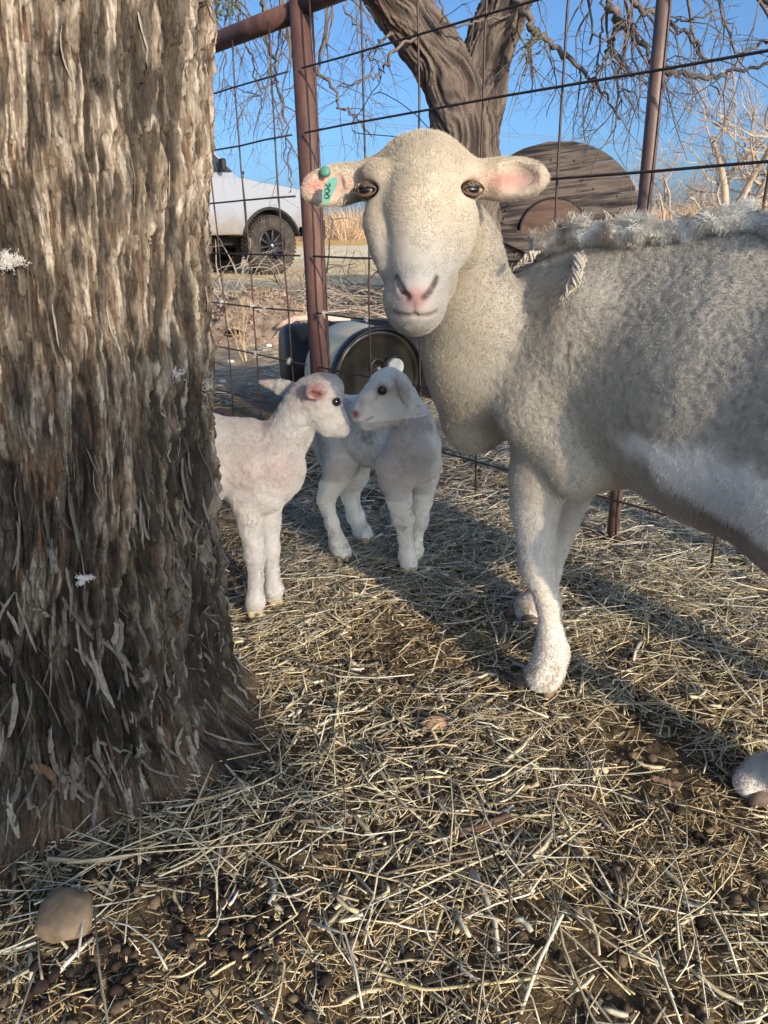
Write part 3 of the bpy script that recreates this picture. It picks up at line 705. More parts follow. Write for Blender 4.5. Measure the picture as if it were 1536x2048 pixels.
        for e in (earL, earR): l = l*(1-.75*gauss(p, e, .025)*(n[:, 1] < -.3))
        top = gauss(p, at(845, 285, 1.02), .05); l = l+.003*top
        return l
    def flow(p, n):
        w = woolmask(p)[:, None]; d = p-at(836, 560, .90); body_ = -HD*.5+np.array([0, 0, -1.])
        headf = np.stack([d[:, 0]*14, np.ones(len(p))*.6, np.where(p[:, 2] > .74, .5, -.2)], 1)
        inh = ((p[:, 2] > .66) & (p[:, 1] < 1.10) & (p[:, 0] < .2))[:, None]
        ear_ = np.stack([np.where(p[:, 0] > .05, 1., -1.), np.zeros(len(p)), np.zeros(len(p))], 1)
        ine = (((p[:, 0] > .145) | (p[:, 0] < -.045)) & (p[:, 1] < 1.05) & (p[:, 2] > .78))[:, None]
        r = np.where(inh, headf, body_); return np.where(ine, ear_, r)
    def layf(p): return .62-.40*woolmask(p)
    # head and ears get a denser, finer coat
    fc = P[F].mean(1); hd_ = (fc[:, 1] < 1.10) & (fc[:, 2] > .66) & (fc[:, 0] < .2); 
    fur('head_hair', P, F[hd_], Nn, 1100000, root, fm, org, L, flow, lambda p, n: paint(p, n), .00028, 4, .17, 3, .25, 60, layf)
    fur('wool', P, F[~hd_], Nn, 330000, root, fm, org, L, flow, lambda p, n: paint(p, n, False)*1.05, .00036, 4, .26, 5, .55, 120, layf)
    # whiskers and lashes
    b = MB(); b.cur = (.66, .56, .42)
    for k in range(26):
        x, y, Yd, dx = random.choice([(955, 450, .98, 1), (950, 420, .98, 1), (738, 400, .98, -1)]); p0 = at(x+random.uniform(-8, 8), y+random.uniform(-15, 25), Yd)
        d = np.array([dx*random.uniform(.2, .9), random.uniform(-.4, .2), random.uniform(-1.0, -.2)]); l = random.uniform(.015, .05)
        b.tube([p0+d*l*t+np.array([0, 0, -.01])*t*t for t in (0, .33, .66, 1)], [.00028, .00024, .00018, .0001], 4)
    for (ex, ey, sg) in ((727, 368, -1), (948, 362, 1)):
        for k in range(4):
            p0 = at(ex+random.uniform(-15, 15), ey+random.uniform(-3, 4), .958); d = np.array([sg*random.uniform(.1, .8), -.55, -random.uniform(.1, .9)]); l = random.uniform(.006, .012)
            b.tube([p0+d*l*t for t in (0, .5, 1)], [.0003, .00025, .0001], 4)
    b.build('whiskers', colmat('whisker', .5, .4), root, origin=org, usecol=True)
    # eyes: amber with a level slot pupil
    for (x, y, sg) in ((737, 381, -1), (938, 380, 1)):
        c = at(x, y, .9765); eyeball(root, c, .0130, (sg*.42, -.90, .06), org, (.19, .10, .035), (.90, sg*.42, 0), pr=(.60, .36))
        lid = MB(); 
        look = nz((sg*.42, -.90, .04)); ax = nz((.90, sg*.42, 0)); up = np.cross(look, ax); up = up if up[2] > 0 else -up
        for (s0, colr, rr) in ((1, (.07, .05, .042), .0034), (-1, (.10, .065, .055), .0022)):
            lid.cur = colr; pts = []
            for t in np.linspace(-1, 1, 15):
                a = t*.0150; h = s0*(.0050*(1-t*t)**.6 if s0 > 0 else .0066*(1-t*t)**.6); dd = np.sqrt(max(.0001, .0150**2-a*a*.85-h*h)); pts.append(c+ax*a+up*h+look*dd)
            lid.tube(pts, [rr*(1-.55*abs(t)) for t in np.linspace(-1, 1, 15)], 8)
        lid.build('eyelid', colmat('eyelid', .6, .3), root, origin=org, usecol=True)
    # hooves: two claws each
    hf = noisemat('hoof', [(.3, (.075, .055, .045)), (.7, (.26, .18, .135))], 60, 5, (1, 1, 1), .6, .3, .3, .001)
    nh = gnd(1086, 1372); fh_ = gnd(1058, 1238); hh = gnd(1530, 1585)
    for c, d in ((nh, nz((-.50, -.55, 0))), (fh_, nz((-.6, -.3, 0))), (hh, nz((-.75, -.05, 0))), (EP(-.73, .12, 0), HD)):
        sd = np.array([-d[1], d[0], 0])
        for sgn in (-1, 1):
            b = MB(); n = 10; V = []
            prof = [(-.030, .030, .012), (-.012, .036, .0165), (.010, .030, .0155), (.027, .018, .011), (.037, .008, .004)]
            dq = nz(d+sd*sgn*.35); b.tube([c+dq*(q[0]+.006)+sd*sgn*.016+np.array([0, 0, q[1]*.5+.003]) for q in prof], [q[2]*1.0 for q in prof], 12, squash=None)
            b.build('hoof', hf, root, origin=org)
    # green ear tag with raised writing, button on the back of the ear
    tm = plain('tag_green', (.085, .27, .22), .45, .4); td = plain('tag_ink', (.02, .05, .05), .6, .2)
    def TG(x, y, o=0): return at(x, y, .952-o)
    c = [(651, 368), (656, 358), (664, 354), (673, 354), (675, 361), (672, 372), (664, 390), (655, 407), (650, 409), (645, 404), (644, 385)]
    b = MB(); V = [TG(x, y, 0)+np.array([(x-644)*.0004*0, (x-644)*.0003, 0]) for x, y in c] + [TG(x, y, -.0016)+np.array([0, (x-644)*.0003, 0]) for x, y in c]; n = len(c)
    b.add(V, [tuple(range(n)), tuple(range(2*n-1, n-1, -1))]+[(i, i+n, (i+1) % n+n, (i+1) % n) for i in range(n)])
    tg = b.build('ear_tag', tm, root, False, origin=org)
    def digit(ch, x, y, s):
        m = MB(); ax = TG(x+1, y)-TG(x, y); dn = TG(x, y+1)-TG(x, y)
        # the figures run down the tag, lying on their side
        if ch == '0': seq = [(-.5*cos(a), .38*sin(a)) for a in np.linspace(0, 2*pi, 17)]
        else: seq = [(-.30, -.34), (-.46, -.20), (-.46, .12), (-.30, .30), (-.05, .24), (.5, -.34), (.5, .38)]
        pts = [TG(x, y, .0012)+ax*(-u*s)+dn*(v*s)+np.array([0, (x-644)*.0003, 0]) for u, v in seq]
        m.tube(pts, .0006, 5); return m
    for ch, y in (('2', 370), ('0', 381), ('0', 392)): digit(ch, 655-(y-370)*.08, y, 11).build('tag_figure', td, tg, origin=(0, 0, 0)) if False else digit(ch, 655-(y-370)*.08, y, 11).build('tag_figure', td, tg, origin=org)
    b = MB(); c = at(650, 343, .985); R = np.array(Vector((-.3, -1, .4)).to_track_quat('Z', 'Y').to_matrix())
    b.lathe([(0, .003), (.0045, .003), (.006, .0015), (.006, -.003), (0, -.004)], 20, R, c); b.build('tag_button', tm, root, origin=org)
    # unshorn fringe of fleece along the back, and one hanging lock
    fl = Field((.12, .45, .66), (1.05, 1.5, .88), .0055)
    rs = np.random.default_rng(4)
    Ps = (P-EO)@HD; Pt = (P-EO)@PR
    def ztop(a, t): m = (np.abs(Ps-a) < .018) & (np.abs(Pt-t) < .018) & (P[:, 2] > .6); return P[m, 2].max() if m.any() else .76
    rel = P-np.array([0, 0, CAMH]); dpt = rel@fw; pxx = 768+FPX*(rel@ir)/dpt; pyy = 1024-FPX*(rel@iu)/dpt
    def surf(x, y, off=.008):
        m = (np.abs(pxx-x) < 7) & (np.abs(pyy-y) < 7) & (P[:, 1] > .3); return at(x, y, (P[m, 1].min() if m.any() else 1.1)-off)
    P0 = [(EP(a, -.045+.012*sin(a*23), ztop(a, -.045)+.004), r) for a, r in ((.11, .008), (.07, .011), (.02, .011), (-.03, .010), (-.08, .010), (-.14, .011), (-.20, .012), (-.28, .012), (-.38, .013), (-.50, .013), (-.62, .012), (-.70, .010))]
    fl.chain(P0, .02)
    for i in range(150):
        k = rs.integers(0, len(P0)-1); t = rs.random(); c = P0[k][0]*(1-t)+P0[k+1][0]*t; r = P0[k][1]
        o_ = rs.normal(0, 1, 3)*[.011, .011, .004]; fl.ell(c+o_, (rs.uniform(.006, .018), rs.uniform(.006, .018), rs.uniform(.004, .008)), None, .008)
    PF, FF = fl.mesh(); PF = smooth_verts(PF, FF, 1); NF = vnormals(PF, FF)
    PF = PF+NF*(.006*fbm(PF[:, 0]*45, PF[:, 1]*45, PF[:, 2]*45, 3, 33))[:, None]; NF = vnormals(PF, FF)
    def fcol(p, n):
        c = np.tile(np.array([.92, .88, .80]), (len(p), 1))*(1+.2*fbm(p[:, 0]*30, p[:, 1]*30, p[:, 2]*30, 2, 35))[:, None]
        k = np.clip((.40-p[:, 0])*14, 0, 1)*np.clip(.55+fbm(p[:, 0]*50, p[:, 1]*50, p[:, 2]*50, 2, 36)*1.5, 0, 1); k = k[:, None]*.6
        return c*(1-k)+np.array([.50, .36, .24])*k
    fz = link_mesh('fleece_fringe', PF, FF, hm, root, origin=org, col=fcol(PF, NF))
    fur('fringe_wool', PF, FF, NF, 420000, fz, fm, (org), lambda p, n: .009+.014*np.clip(n[:, 2], 0, 1)*(fbm(p[:, 0]*30, p[:, 1]*30, p[:, 2]*30, 2, 37) > .0), lambda p, n: np.stack([.6+0*p[:, 0]-PR[0]*.8, -.6+0*p[:, 0]-PR[1]*.8, -.5+n[:, 2]*1.2], 1), fcol, .00045, 6, .20, 9, 1.3, 75, .45)
    # hanging and upright locks: twisted bundles
    lk = MB(); lk.cur = (.74, .69, .60)
    def lock(p0, p1, r, n=26, sag=.0, seed=0):
        rs = np.random.default_rng(seed); p0 = np.asarray(p0); p1 = np.asarray(p1)
        for k in range(n):
            ph = rs.random()*6.3; a = rs.random()*r; pts = []
            e = 1-rs.random()*.35
            for t in np.linspace(0, e, 8):
                c = p0*(1-t)+p1*t; w = a*(1-.5*t)*(1+.25*sin(t*9+ph)); pts.append(c+np.array([cos(ph+t*4)*w, sin(ph+t*4)*w*.6, sin(ph*2+t*7)*w*.3+sag*t*(1-t)]))
            g = rs.uniform(.8, 1.15); lk.cur = (.60*g, .54*g, .45*g); lk.tube(pts, np.linspace(r*.20, r*.06, 8), 5)
    def hang(q, r, n, sd):
        for u in range(len(q)-1): lock(surf(*q[u]), surf(*q[u+1]), r, n, 0, sd+u)
    hang([(1158, 508), (1152, 556)], .012, 24, 1); hang([(1154, 545), (1122, 606)], .010, 16, 2); hang([(1157, 545), (1146, 580)], .010, 14, 7); hang([(1064, 505), (1032, 540)], .011, 20, 3)
    for a, h, sd in ((.04, .035, 4), (-.06, .022, 5), (-.27, .040, 6)):
        c = EP(a, -.045, ztop(a, -.045)+.008); lock(c, c+np.array([-.006, 0, h]), .010, 22, 0, sd)
    for k in range(46):
        i = random.randrange(1, len(P0)-1); t = random.random(); c = P0[i][0]*(1-t)+P0[i+1][0]*t if i+1 < len(P0) else P0[i][0]
        c = c+np.array([0, 0, .010]); lock(c, c+np.array([random.uniform(-.03, .03), random.uniform(-.03, .03), random.uniform(.004, .026)]), .006, 9, 0, 100+k)
    lk.build('wool_lock', colmat('lock_wool', .9, .1), root, origin=org, usecol=True)
make_ewe()
# ---------------------------------------------------------------- the lambs
def seg_d(p, a, b, s):
    ab = b-a; t = np.clip(((p-a)@ab)/(ab@ab), 0, 1); d = (p-a-t[:, None]*ab)*[1, .3, 1]; return np.exp(-((d**2).sum(1))/s**2)
def dirty(p, c):
    dt = (np.clip((.17-p[:, 2])/.12, 0, 1)*np.clip(fbm(p[:, 0]*60, p[:, 1]*60, p[:, 2]*40, 3, 29)*2.2-.2, 0, .5)+np.clip(fbm(p[:, 0]*45, p[:, 1]*45, p[:, 2]*45, 3, 39)*3-1.0, 0, .3))[:, None]
    return c*(1-dt)+np.array([.38, .30, .23])*dt
def lamb(label, build, org, paintf, eyes, hooves, seed, headbox, flowdir):
    root = empty('lamb', org, 0, label, 'lamb', 'newborn lambs nosing each other')
    lo, hi = build(None); f = Field(lo, hi, .0032); build(f); P, F = f.mesh(); P = smooth_verts(P, F, 2)
    Nn = vnormals(P, F)
    P = P+Nn*(.0016*fbm(P[:, 0]*150, P[:, 1]*150, P[:, 2]*150, 2, 51)*(P[:, 2] > .12)+.0015*fbm(P[:, 0]*40, P[:, 1]*40, P[:, 2]*40, 2, 53))[:, None]; Nn = vnormals(P, F)
    link_mesh('body', P, F, colmat('lamb_skin', .85, .15, .06, 120), root, origin=org, col=paintf(P, Nn))
    def L(p, n):
        l = .0032+.0015*fbm(p[:, 0]*18, p[:, 1]*18, p[:, 2]*18, 2, 52)
        for (x, y, Yd, *_) in eyes: l = l*(1-np.clip(gauss(p, at(x, y, Yd), .011)*1.7, 0, 1))
        k = gauss(p, headbox, .045); l = l*(1-.55*k)
        return np.clip(l, .0012, 1)*np.where(p[:, 2] < .006, 0, 1)
    fur('coat', P, F, Nn, 900000, root, furmat('lamb_hair'), org, L, lambda p, n: np.tile(flowdir, (len(p), 1)), lambda p, n: dirty(p, paintf(p, n))*(1.0+.14*fbm(p[:, 0]*150, p[:, 1]*150, p[:, 2]*150, 2, 51))[:, None], .0003, 4, .25, seed, .7, 90, .35)
    for (x, y, Yd, look, ax, r) in eyes: eyeball(root, at(x, y, Yd), r, look, org, (.03, .025, .04), ax, pr=(.6, .5))
    hf = noisemat('lamb_hoof', [(.3, (.30, .22, .13)), (.7, (.55, .43, .26))], 60, 5, (1, 1, 1), .6, .3, .3, .001)
    for (x, y, d) in hooves:
        c = gnd(x, y); d = nz(d); sd = np.array([-d[1], d[0], 0])
        for sg in (-1, 1):
            b = MB(); b.tube([c+d*q[0]+sd*sg*.0085+np.array([0, 0, q[1]]) for q in ((-.016, .010), (-.004, .0125), (.010, .011), (.021, .005))], [.009, .0115, .0095, .004], 10); b.build('hoof', hf, root, origin=org)
    return root
white = np.array([.62, .595, .575]); pinkw = np.array([.56, .45, .44])
# lamb beside the trunk, looking away to the right
def bA(f):
    if f is None: return (-.72, 1.22, -.01), (-.02, 1.70, .56)
    k = .025
    f.chain([(at(540, 925, 1.50), .064), (at(500, 920, 1.51), .072), (at(430, 922, 1.52), .076), (at(330, 925, 1.53), .088), (at(250, 915, 1.54), .074)], k)
    f.chain([(at(500, 880, 1.51), .040), (at(400, 872, 1.52), .045), (at(270, 875, 1.54), .04)], k)
    f.chain([(at(556, 905, 1.50), .052), (at(578, 868, 1.50), .043), (at(600, 828, 1.50), .038), (at(622, 800, 1.50), .044)], k)      # neck
    f.chain([(at(560, 950, 1.50), .050), (at(530, 975, 1.49), .055)], k)
    f.ell(at(638, 793, 1.49), (.044, .042, .043), None, .014)                                   # skull
    f.ell(at(655, 778, 1.485), (.032, .036, .030), None, .012)
    f.chain([(at(650, 810, 1.485), .036), (at(666, 834, 1.49), .025), (at(681, 850, 1.50), .0170)], .012)
    f.chain([(at(640, 828, 1.48), .030), (at(655, 852, 1.485), .019), (at(681, 861, 1.497), .014)], .012)
    f.cone(at(668, 790, 1.47), .012, at(664, 822, 1.475), .014, .012)
    f.ell(at(671, 803, 1.452), (.0075, .008, .007), None, .004, '-')
    # ear flung back, ear towards the viewer
    b0 = at(592, 783, 1.53); t0 = at(521, 764, 1.55); ax = nz(t0-b0); f.cone(b0, .018, b0+ax*.03, .017, .012, '+', (np.array([0, 1, 0.]), .5)); f.cone(b0+ax*.02, .0165, t0, .006, .008, '+', (np.array([0, 1., 0]), .45))
    c = at(632, 783, 1.435); f.ell(c, (.021, .018, .017), None, .010); f.ell(c+np.array([-.002, -.012, -.004]), (.0135, .010, .0075), None, .004, '-')
    # legs
    f.chain([(at(492, 990, 1.48), .038), (at(502, 1050, 1.465), .023), (at(510, 1112, 1.455), .0195), (at(512, 1160, 1.45), .0130), (at(511, 1200, 1.445), .0185), (gnd(511, 1228)+[0, 0, .018], .0185)], .014)
    f.chain([(at(535, 985, 1.53), .036), (at(537, 1045, 1.52), .023), (at(541, 1100, 1.51), .0185), (at(545, 1148, 1.505), .0125), (at(548, 1178, 1.50), .0175), (gnd(548, 1204)+[0, 0, .017], .019)], .014)
    for dy, dx in ((0, 0), (.10, .03)):
        q = np.array([dx, dy, 0]); h = np.array([-.555, 1.49, 0])+q
        f.chain([(h+[0, .0, .33], .07), (h+[.03, 0, .24], .045), (h+[-.05, 0, .17], .026), (h+[-.02, 0, .09], .019), (h+[-.01, 0, .02], .02)], .02)
    f.chain([(at(205, 890, 1.56), .016), (at(190, 960, 1.56), .012)], .02)
earA = at(632, 785, 1.425)
def pA(p, n):
    c = np.tile(white, (len(p), 1)); 
    k = np.clip(.15+fbm(p[:, 0]*12, p[:, 1]*12, p[:, 2]*12, 3, 61), 0, .45)*(p[:, 2] > .2); k = k[:, None]; c = c*(1-k)+pinkw*k
    for (x, y, Yd, s, colr, a) in ((505, 888, 1.43, .016, (.62, .20, .22), 1.0), (560, 945, 1.42, .05, (.66, .48, .47), .45), (598, 785, 1.46, .02, (.74, .46, .45), .5), (480, 960, 1.42, .04, (.68, .52, .50), .4)):
        k = (.8*gauss(p, at(x, y, Yd), s)*a*np.clip(.7+fbm(p[:, 0]*90, p[:, 1]*90, p[:, 2]*90, 2, 62), 0, 1.2))[:, None]; k = np.clip(k, 0, 1); c = c*(1-k)+np.array(colr)*k
    k = np.clip(gauss(p, earA, .014)*1.7*(n[:, 1] < .2), 0, 1)[:, None]; c = c*(1-k*.8)+np.array([.42, .12, .11])*k*.8
    k = np.clip(seg_d(p, at(652, 862, 1.47), at(688, 857, 1.49), .0025)*.8, 0, 1)[:, None]; c = c*(1-k)+np.array([.35, .25, .22])*k
    k = np.clip(gauss(p, at(671, 803, 1.462), .0115)*1.2, 0, 1)[:, None]; c = c*(1-k)+np.array([.25, .18, .17])*k
    k = gauss(p, at(520, 764, 1.55), .02)[:, None]*.5; c = c*(1-k)+np.array([.8, .48, .46])*k
    k = gauss(p, at(686, 846, 1.49), .009)[:, None]*.9; c = c*(1-k)+np.array([.62, .40, .36])*k
    return c
lamb('white newborn lamb half hidden by the trunk, pink graze on its back', bA, (gnd(530, 1220)[0], 1.47, 0), pA, [(671, 803, 1.462, (.72, -.66, .05), (.66, .72, 0), .0105)], [(511, 1230, (.15, -1, 0)), (548, 1205, (.5, -.8, 0))], 3, at(660, 830, 1.49), np.array([-.7, .1, -.7]))
# lamb in the middle, head turned to the left
def bB(f):
    if f is None: return (-.26, 1.50, -.01), (.20, 2.02, .56)
    k = .025
    f.chain([(at(815, 900, 1.69), .064), (at(785, 886, 1.74), .067), (at(745, 876, 1.80), .068), (at(700, 870, 1.86), .065), (at(678, 865, 1.88), .056)], k)
    f.chain([(at(800, 840, 1.71), .042), (at(740, 825, 1.80), .042), (at(690, 822, 1.86), .040)], k)
    f.chain([(at(815, 930, 1.66), .052), (at(828, 888, 1.65), .055), (at(826, 845, 1.66), .039), (at(808, 804, 1.66), .036)], k)
    f.chain([(at(786, 930, 1.64), .040), (at(852, 930, 1.65), .036)], k)
    f.ell(at(784, 782, 1.65), (.044, .042, .046), None, .014)
    f.ell(at(774, 764, 1.64), (.031, .036, .031), None, .014); f.chain([(at(760, 772, 1.625), .027), (at(738, 796, 1.61), .019), (at(722, 815, 1.60), .0145)], .012)
    f.chain([(at(780, 797, 1.635), .037), (at(750, 814, 1.62), .026), (at(728, 827, 1.605), .0175), (at(716, 830, 1.60), .0150)], .012)
    f.chain([(at(798, 824, 1.63), .028), (at(765, 838, 1.615), .020), (at(738, 845, 1.605), .0155), (at(728, 846, 1.60), .0125)], .012)
    f.cone(at(752, 772, 1.60), .013, at(778, 768, 1.60), .014, .012)
    f.ell(at(764, 780, 1.588), (.0095, .0085, .0075), None, .004, '-')
    f.chain([(at(712, 826, 1.585), .0032), (at(706, 832, 1.590), .0036)], .003, '-')
    f.chain([(at(708, 846, 1.585), .0013), (at(722, 844, 1.580), .0014), (at(738, 838, 1.585), .0012)], .003, '-')
    # ear folded back along the neck
    b0 = at(796, 756, 1.590); t0 = at(817, 814, 1.572); ax = nz(t0-b0); f.cone(b0, .010, (b0+t0)/2, .017, .005, '+', (np.array([.5, .8, 0]), .40)); f.cone((b0+t0)/2, .017, t0, .006, .005, '+', (np.array([.5, .8, 0.]), .45))
    f.cone(b0+[-.002, -.012, -.004], .003, (b0+t0)/2+[-.003, -.016, 0], .004, .004, '-')
    f.chain([(at(790, 955, 1.65), .040), (at(799, 1000, 1.645), .026), (at(806, 1038, 1.64), .0225), (at(812, 1080, 1.645), .0145), (at(815, 1112, 1.65), .0195), (gnd(818, 1142)+[0, 0, .018], .0215)], .014)
    f.chain([(at(848, 950, 1.69), .036), (at(844, 1000, 1.70), .023), (at(838, 1038, 1.70), .0205), (at(831, 1080, 1.705), .0135), (at(829, 1100, 1.70), .019), (gnd(830, 1118)+[0, 0, .016], .018)], .014)
    f.chain([(at(690, 880, 1.84), .060), (at(682, 930, 1.80), .042), (at(662, 972, 1.80), .026), (at(652, 1000, 1.80), .0195), (at(664, 1045, 1.775), .0145), (at(676, 1088, 1.75), .0195), (gnd(686, 1118)+[0, 0, .018], .0225)], .016)
    f.chain([(at(712, 900, 1.90), .052), (at(708, 950, 1.90), .036), (at(700, 990, 1.92), .022), (at(710, 1030, 1.90), .0205), (at(724, 1062, 1.88), .0215), (gnd(732, 1084)+[0, 0, .016], .02)], .016)
    f.chain([(at(640, 850, 1.92), .016), (at(634, 885, 1.93), .014), (at(645, 925, 1.93), .009)], .015)
def pB(p, n):
    c = np.tile(np.array([.94, .88, .79]), (len(p), 1)); g = np.array([.56, .50, .47])  # base white raised in colour to make up for the ewe's shadow
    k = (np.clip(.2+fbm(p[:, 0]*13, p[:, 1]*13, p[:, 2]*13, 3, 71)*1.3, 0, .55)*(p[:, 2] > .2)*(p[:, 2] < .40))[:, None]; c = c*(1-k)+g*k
    for (x, y, Yd, s, colr, a) in ((745, 880, 1.72, .05, (.48, .42, .38), .8), (800, 920, 1.6, .05, (.66, .55, .52), .6), (832, 1060, 1.62, .02, (.55, .5, .46), .4), (722, 812, 1.585, .020, (.72, .50, .50), .55), (806, 1062, 1.615, .014, (.4, .36, .33), .6)):
        k = np.clip(gauss(p, at(x, y, Yd), s)*a*np.clip(.7+1.4*fbm(p[:, 0]*70, p[:, 1]*70, p[:, 2]*70, 2, 72), 0, 1.3), 0, 1)[:, None]; c = c*(1-k)+np.array(colr)*k
    k = np.clip(gauss(p, at(711, 828, 1.588), .010)*1.2, 0, 1)[:, None]; c = c*(1-k)+np.array([.42, .17, .18])*k
    k = np.clip(gauss(p, at(804, 776, 1.58), .010), 0, 1)[:, None]*.5; c = c*(1-k)+np.array([.7, .45, .43])*k
    k = np.clip(seg_d(p, at(792, 764, 1.585), at(806, 806, 1.575), .0030), 0, 1)[:, None]*.6; c = c*(1-k)+np.array([.45, .30, .29])*k
    k = np.clip(gauss(p, at(764, 780, 1.588), .0125)*1.2, 0, 1)[:, None]; c = c*(1-k)+np.array([.30, .22, .22])*k
    k = np.clip(seg_d(p, at(706, 846, 1.58), at(724, 845, 1.58), .0024)+seg_d(p, at(724, 845, 1.58), at(745, 834, 1.59), .0022), 0, 1)[:, None]*.85; c = c*(1-k)+np.array([.30, .2, .19])*k
    k = np.clip(seg_d(p, at(752, 800, 1.59), at(757, 786, 1.588), .0022), 0, 1)[:, None]*.6; c = c*(1-k)+np.array([.35, .28, .27])*k
    return c
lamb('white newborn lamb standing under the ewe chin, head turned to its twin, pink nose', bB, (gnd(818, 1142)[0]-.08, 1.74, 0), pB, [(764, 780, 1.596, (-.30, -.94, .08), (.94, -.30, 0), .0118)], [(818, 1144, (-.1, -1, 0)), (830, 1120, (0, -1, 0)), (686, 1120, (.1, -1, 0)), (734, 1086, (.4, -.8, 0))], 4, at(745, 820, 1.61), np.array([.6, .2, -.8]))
# ---------------------------------------------------------------- added unseen slatted panel behind the camera, shaped to shade the pen
def make_shade_panel():
    S2 = np.array([sin(SUN_AZ), -cos(SUN_AZ)]); T2 = np.array([cos(SUN_AZ), sin(SUN_AZ)]); D = 5.0
    org = np.array([S2[0]*D, S2[1]*D, 0]); rz = SUN_AZ
    root = empty('added_shade_panel', org, rz, 'added unseen slatted panel on posts, placed to shade the pen', 'shade panel')
    wd = noisemat('shade_panel_wood', [(.3, (.16, .12, .09)), (.7, (.34, .28, .21))], 8, 6, (.3, 3, 3))
    b = MB(); z = 1.89; tl = math.atan(.17); Rt = rot('Y', -tl)
    while z < 2.55:
        x0 = -3.2 if z < 2.46 else .70
        b.box(((x0+3.4)/2, 0, z+.17*(x0+3.4)/2), ((3.4-x0)/cos(tl), .008, .0125), Rt); z += .029
    b.build('slats', wd, root, False)
    b = MB(); x = -3.2
    while x < .40:
        b.box((x+.09, .022, (1.78+2.46+.17*x)/2), (.176, .018, 2.46+.17*x-1.78)); x += .18
    b.build('boards', wd, root, False)
    for x in (-3.2, -1.6, 1.8, 3.4): q = MB(); q.box((x, -.06, 1.3+.085*x), (.09, .09, 2.62+.17*x), None, .006); q.build('post', wd, root, False)
make_shade_panel()

# ---------------------------------------------------------------- trees
def bark_tube(pts, radii, nl, nth, seed, amp=1.0):
    pts = np.asarray(pts, float); t = np.linspace(0, 1, len(pts)); tt = np.linspace(0, 1, nl)
    # smooth path
    Q = np.stack([np.interp(tt, t, pts[:, i]) for i in range(3)], 1)
    k = max(3, nl//10) | 1; ker = np.ones(k)/k
    Qp = np.pad(Q, ((k//2, k//2), (0, 0)), mode='reflect', reflect_type='odd'); Q = np.stack([np.convolve(Qp[:, i], ker, 'valid') for i in range(3)], 1)
    R = np.interp(tt, t, radii); L = np.concatenate([[0], np.cumsum(np.linalg.norm(np.diff(Q, axis=0), axis=1))])
    tg = np.gradient(Q, axis=0); tg /= np.linalg.norm(tg, axis=1)[:, None]
    a = np.cross(tg, [0.13, 1, 0.07]); a /= np.linalg.norm(a, axis=1)[:, None]; b_ = np.cross(tg, a)
    th = np.arange(nth)*2*pi/nth; TH, LL = np.meshgrid(th, L)
    u = TH*R.mean()*.5; v = LL*.5 + seed
    f1 = 1-np.abs(fbm(u*46+2.5*fbm(u*8, v*5, None, 2, seed), v*4.5, None, 3, seed+1)); f1 = f1**3
    h = amp*(.030*(f1-.5)+.012*fbm(u*70, v*9, None, 3, seed+2)); per = 1-np.clip((TH-5.9)/.38, 0, 1); h = h*per+h[:, :1]*(1-per)
    RR = R[:, None]+h*np.minimum(1, R[:, None]/.15)
    V = Q[:, None]+RR[..., None]*(np.cos(TH)[..., None]*a[:, None]+np.sin(TH)[..., None]*b_[:, None])
    I = np.arange(nl*nth).reshape(nl, nth); J = np.roll(I, -1, 1); F = np.stack([I[:-1], J[:-1], J[1:], I[1:]], -1).reshape(-1, 4)
    g = np.clip(f1*1.2, 0, 1)[..., None]; c = np.array([.028, .024, .023])*(1-g)+np.array([.19, .15, .125])*g
    rd = np.clip(fbm(u*9, v*3, None, 2, seed+5)*2-.5, 0, .6)[..., None]; c = c*(1-rd*.5)+np.array([.20, .12, .08])*rd*.5
    return V.reshape(-1, 3), F, c.reshape(-1, 3)
class TW:                                       # fast collector of thin triangular twigs
    def __init__(s): s.P = []; s.R = []
    def add(s, pts, rad): s.P.append(np.asarray(pts, float)); s.R.append(np.asarray(rad, float))
    def build(s, name, mat, parent, origin, sides=4, col=None):
        V = []; F = []; n = 0; C = []
        for i, (p, r) in enumerate(zip(s.P, s.R)):
            m = len(p); t = np.gradient(p, axis=0); t /= np.linalg.norm(t, axis=1)[:, None]+1e-9
            a = np.cross(t, [.31, .21, .93]); a /= np.linalg.norm(a, axis=1)[:, None]+1e-9; b_ = np.cross(t, a)
            th = np.arange(sides)*2*pi/sides
            V.append((p[:, None]+r[:, None, None]*(np.cos(th)[None, :, None]*a[:, None]+np.sin(th)[None, :, None]*b_[:, None])).reshape(-1, 3))
            I = np.arange(m*sides).reshape(m, sides)+n; J = np.roll(I, -1, 1); F.append(np.stack([I[:-1], J[:-1], J[1:], I[1:]], -1).reshape(-1, 4)); n += m*sides
            if col is not None: C.append(np.tile(col[i], (m*sides, 1)))
        return link_mesh(name, np.concatenate(V), np.concatenate(F), mat, parent, True, None, np.concatenate(C) if col is not None else None, origin)
def grow(tw, rs, p, d, L, r, depth, droop, wig=.35, kids=5, seg=None, spread=.9, kink=.0):
    n = seg or max(4, int(L/.055/(1+depth*.15))); n = min(n, 26); pts = [np.array(p, float)]; d = nz(d)
    for i in range(n):
        d = nz(d+rs.normal(0, wig, 3)*[1, .8, 1]*.55+np.array([0, 0, -droop*.12])); pts.append(pts[-1]+d*L/n)
    pts = np.array(pts); tw.add(pts, np.linspace(r*.75, r*.26, n+1))
    if depth <= 0: return pts
    for k in range(kids):
        i = rs.integers(max(1, n//6), n+1); dd = pts[i]-pts[i-1]; dd = nz(nz(dd)+rs.normal(0, spread, 3)*[1, .7, .8])
        grow(tw, rs, pts[i], dd, L*rs.uniform(.32, .62), r*(1-.5*i/n)*.6, depth-1, droop, wig*1.1, max(2, kids-1), None, spread)
    return pts
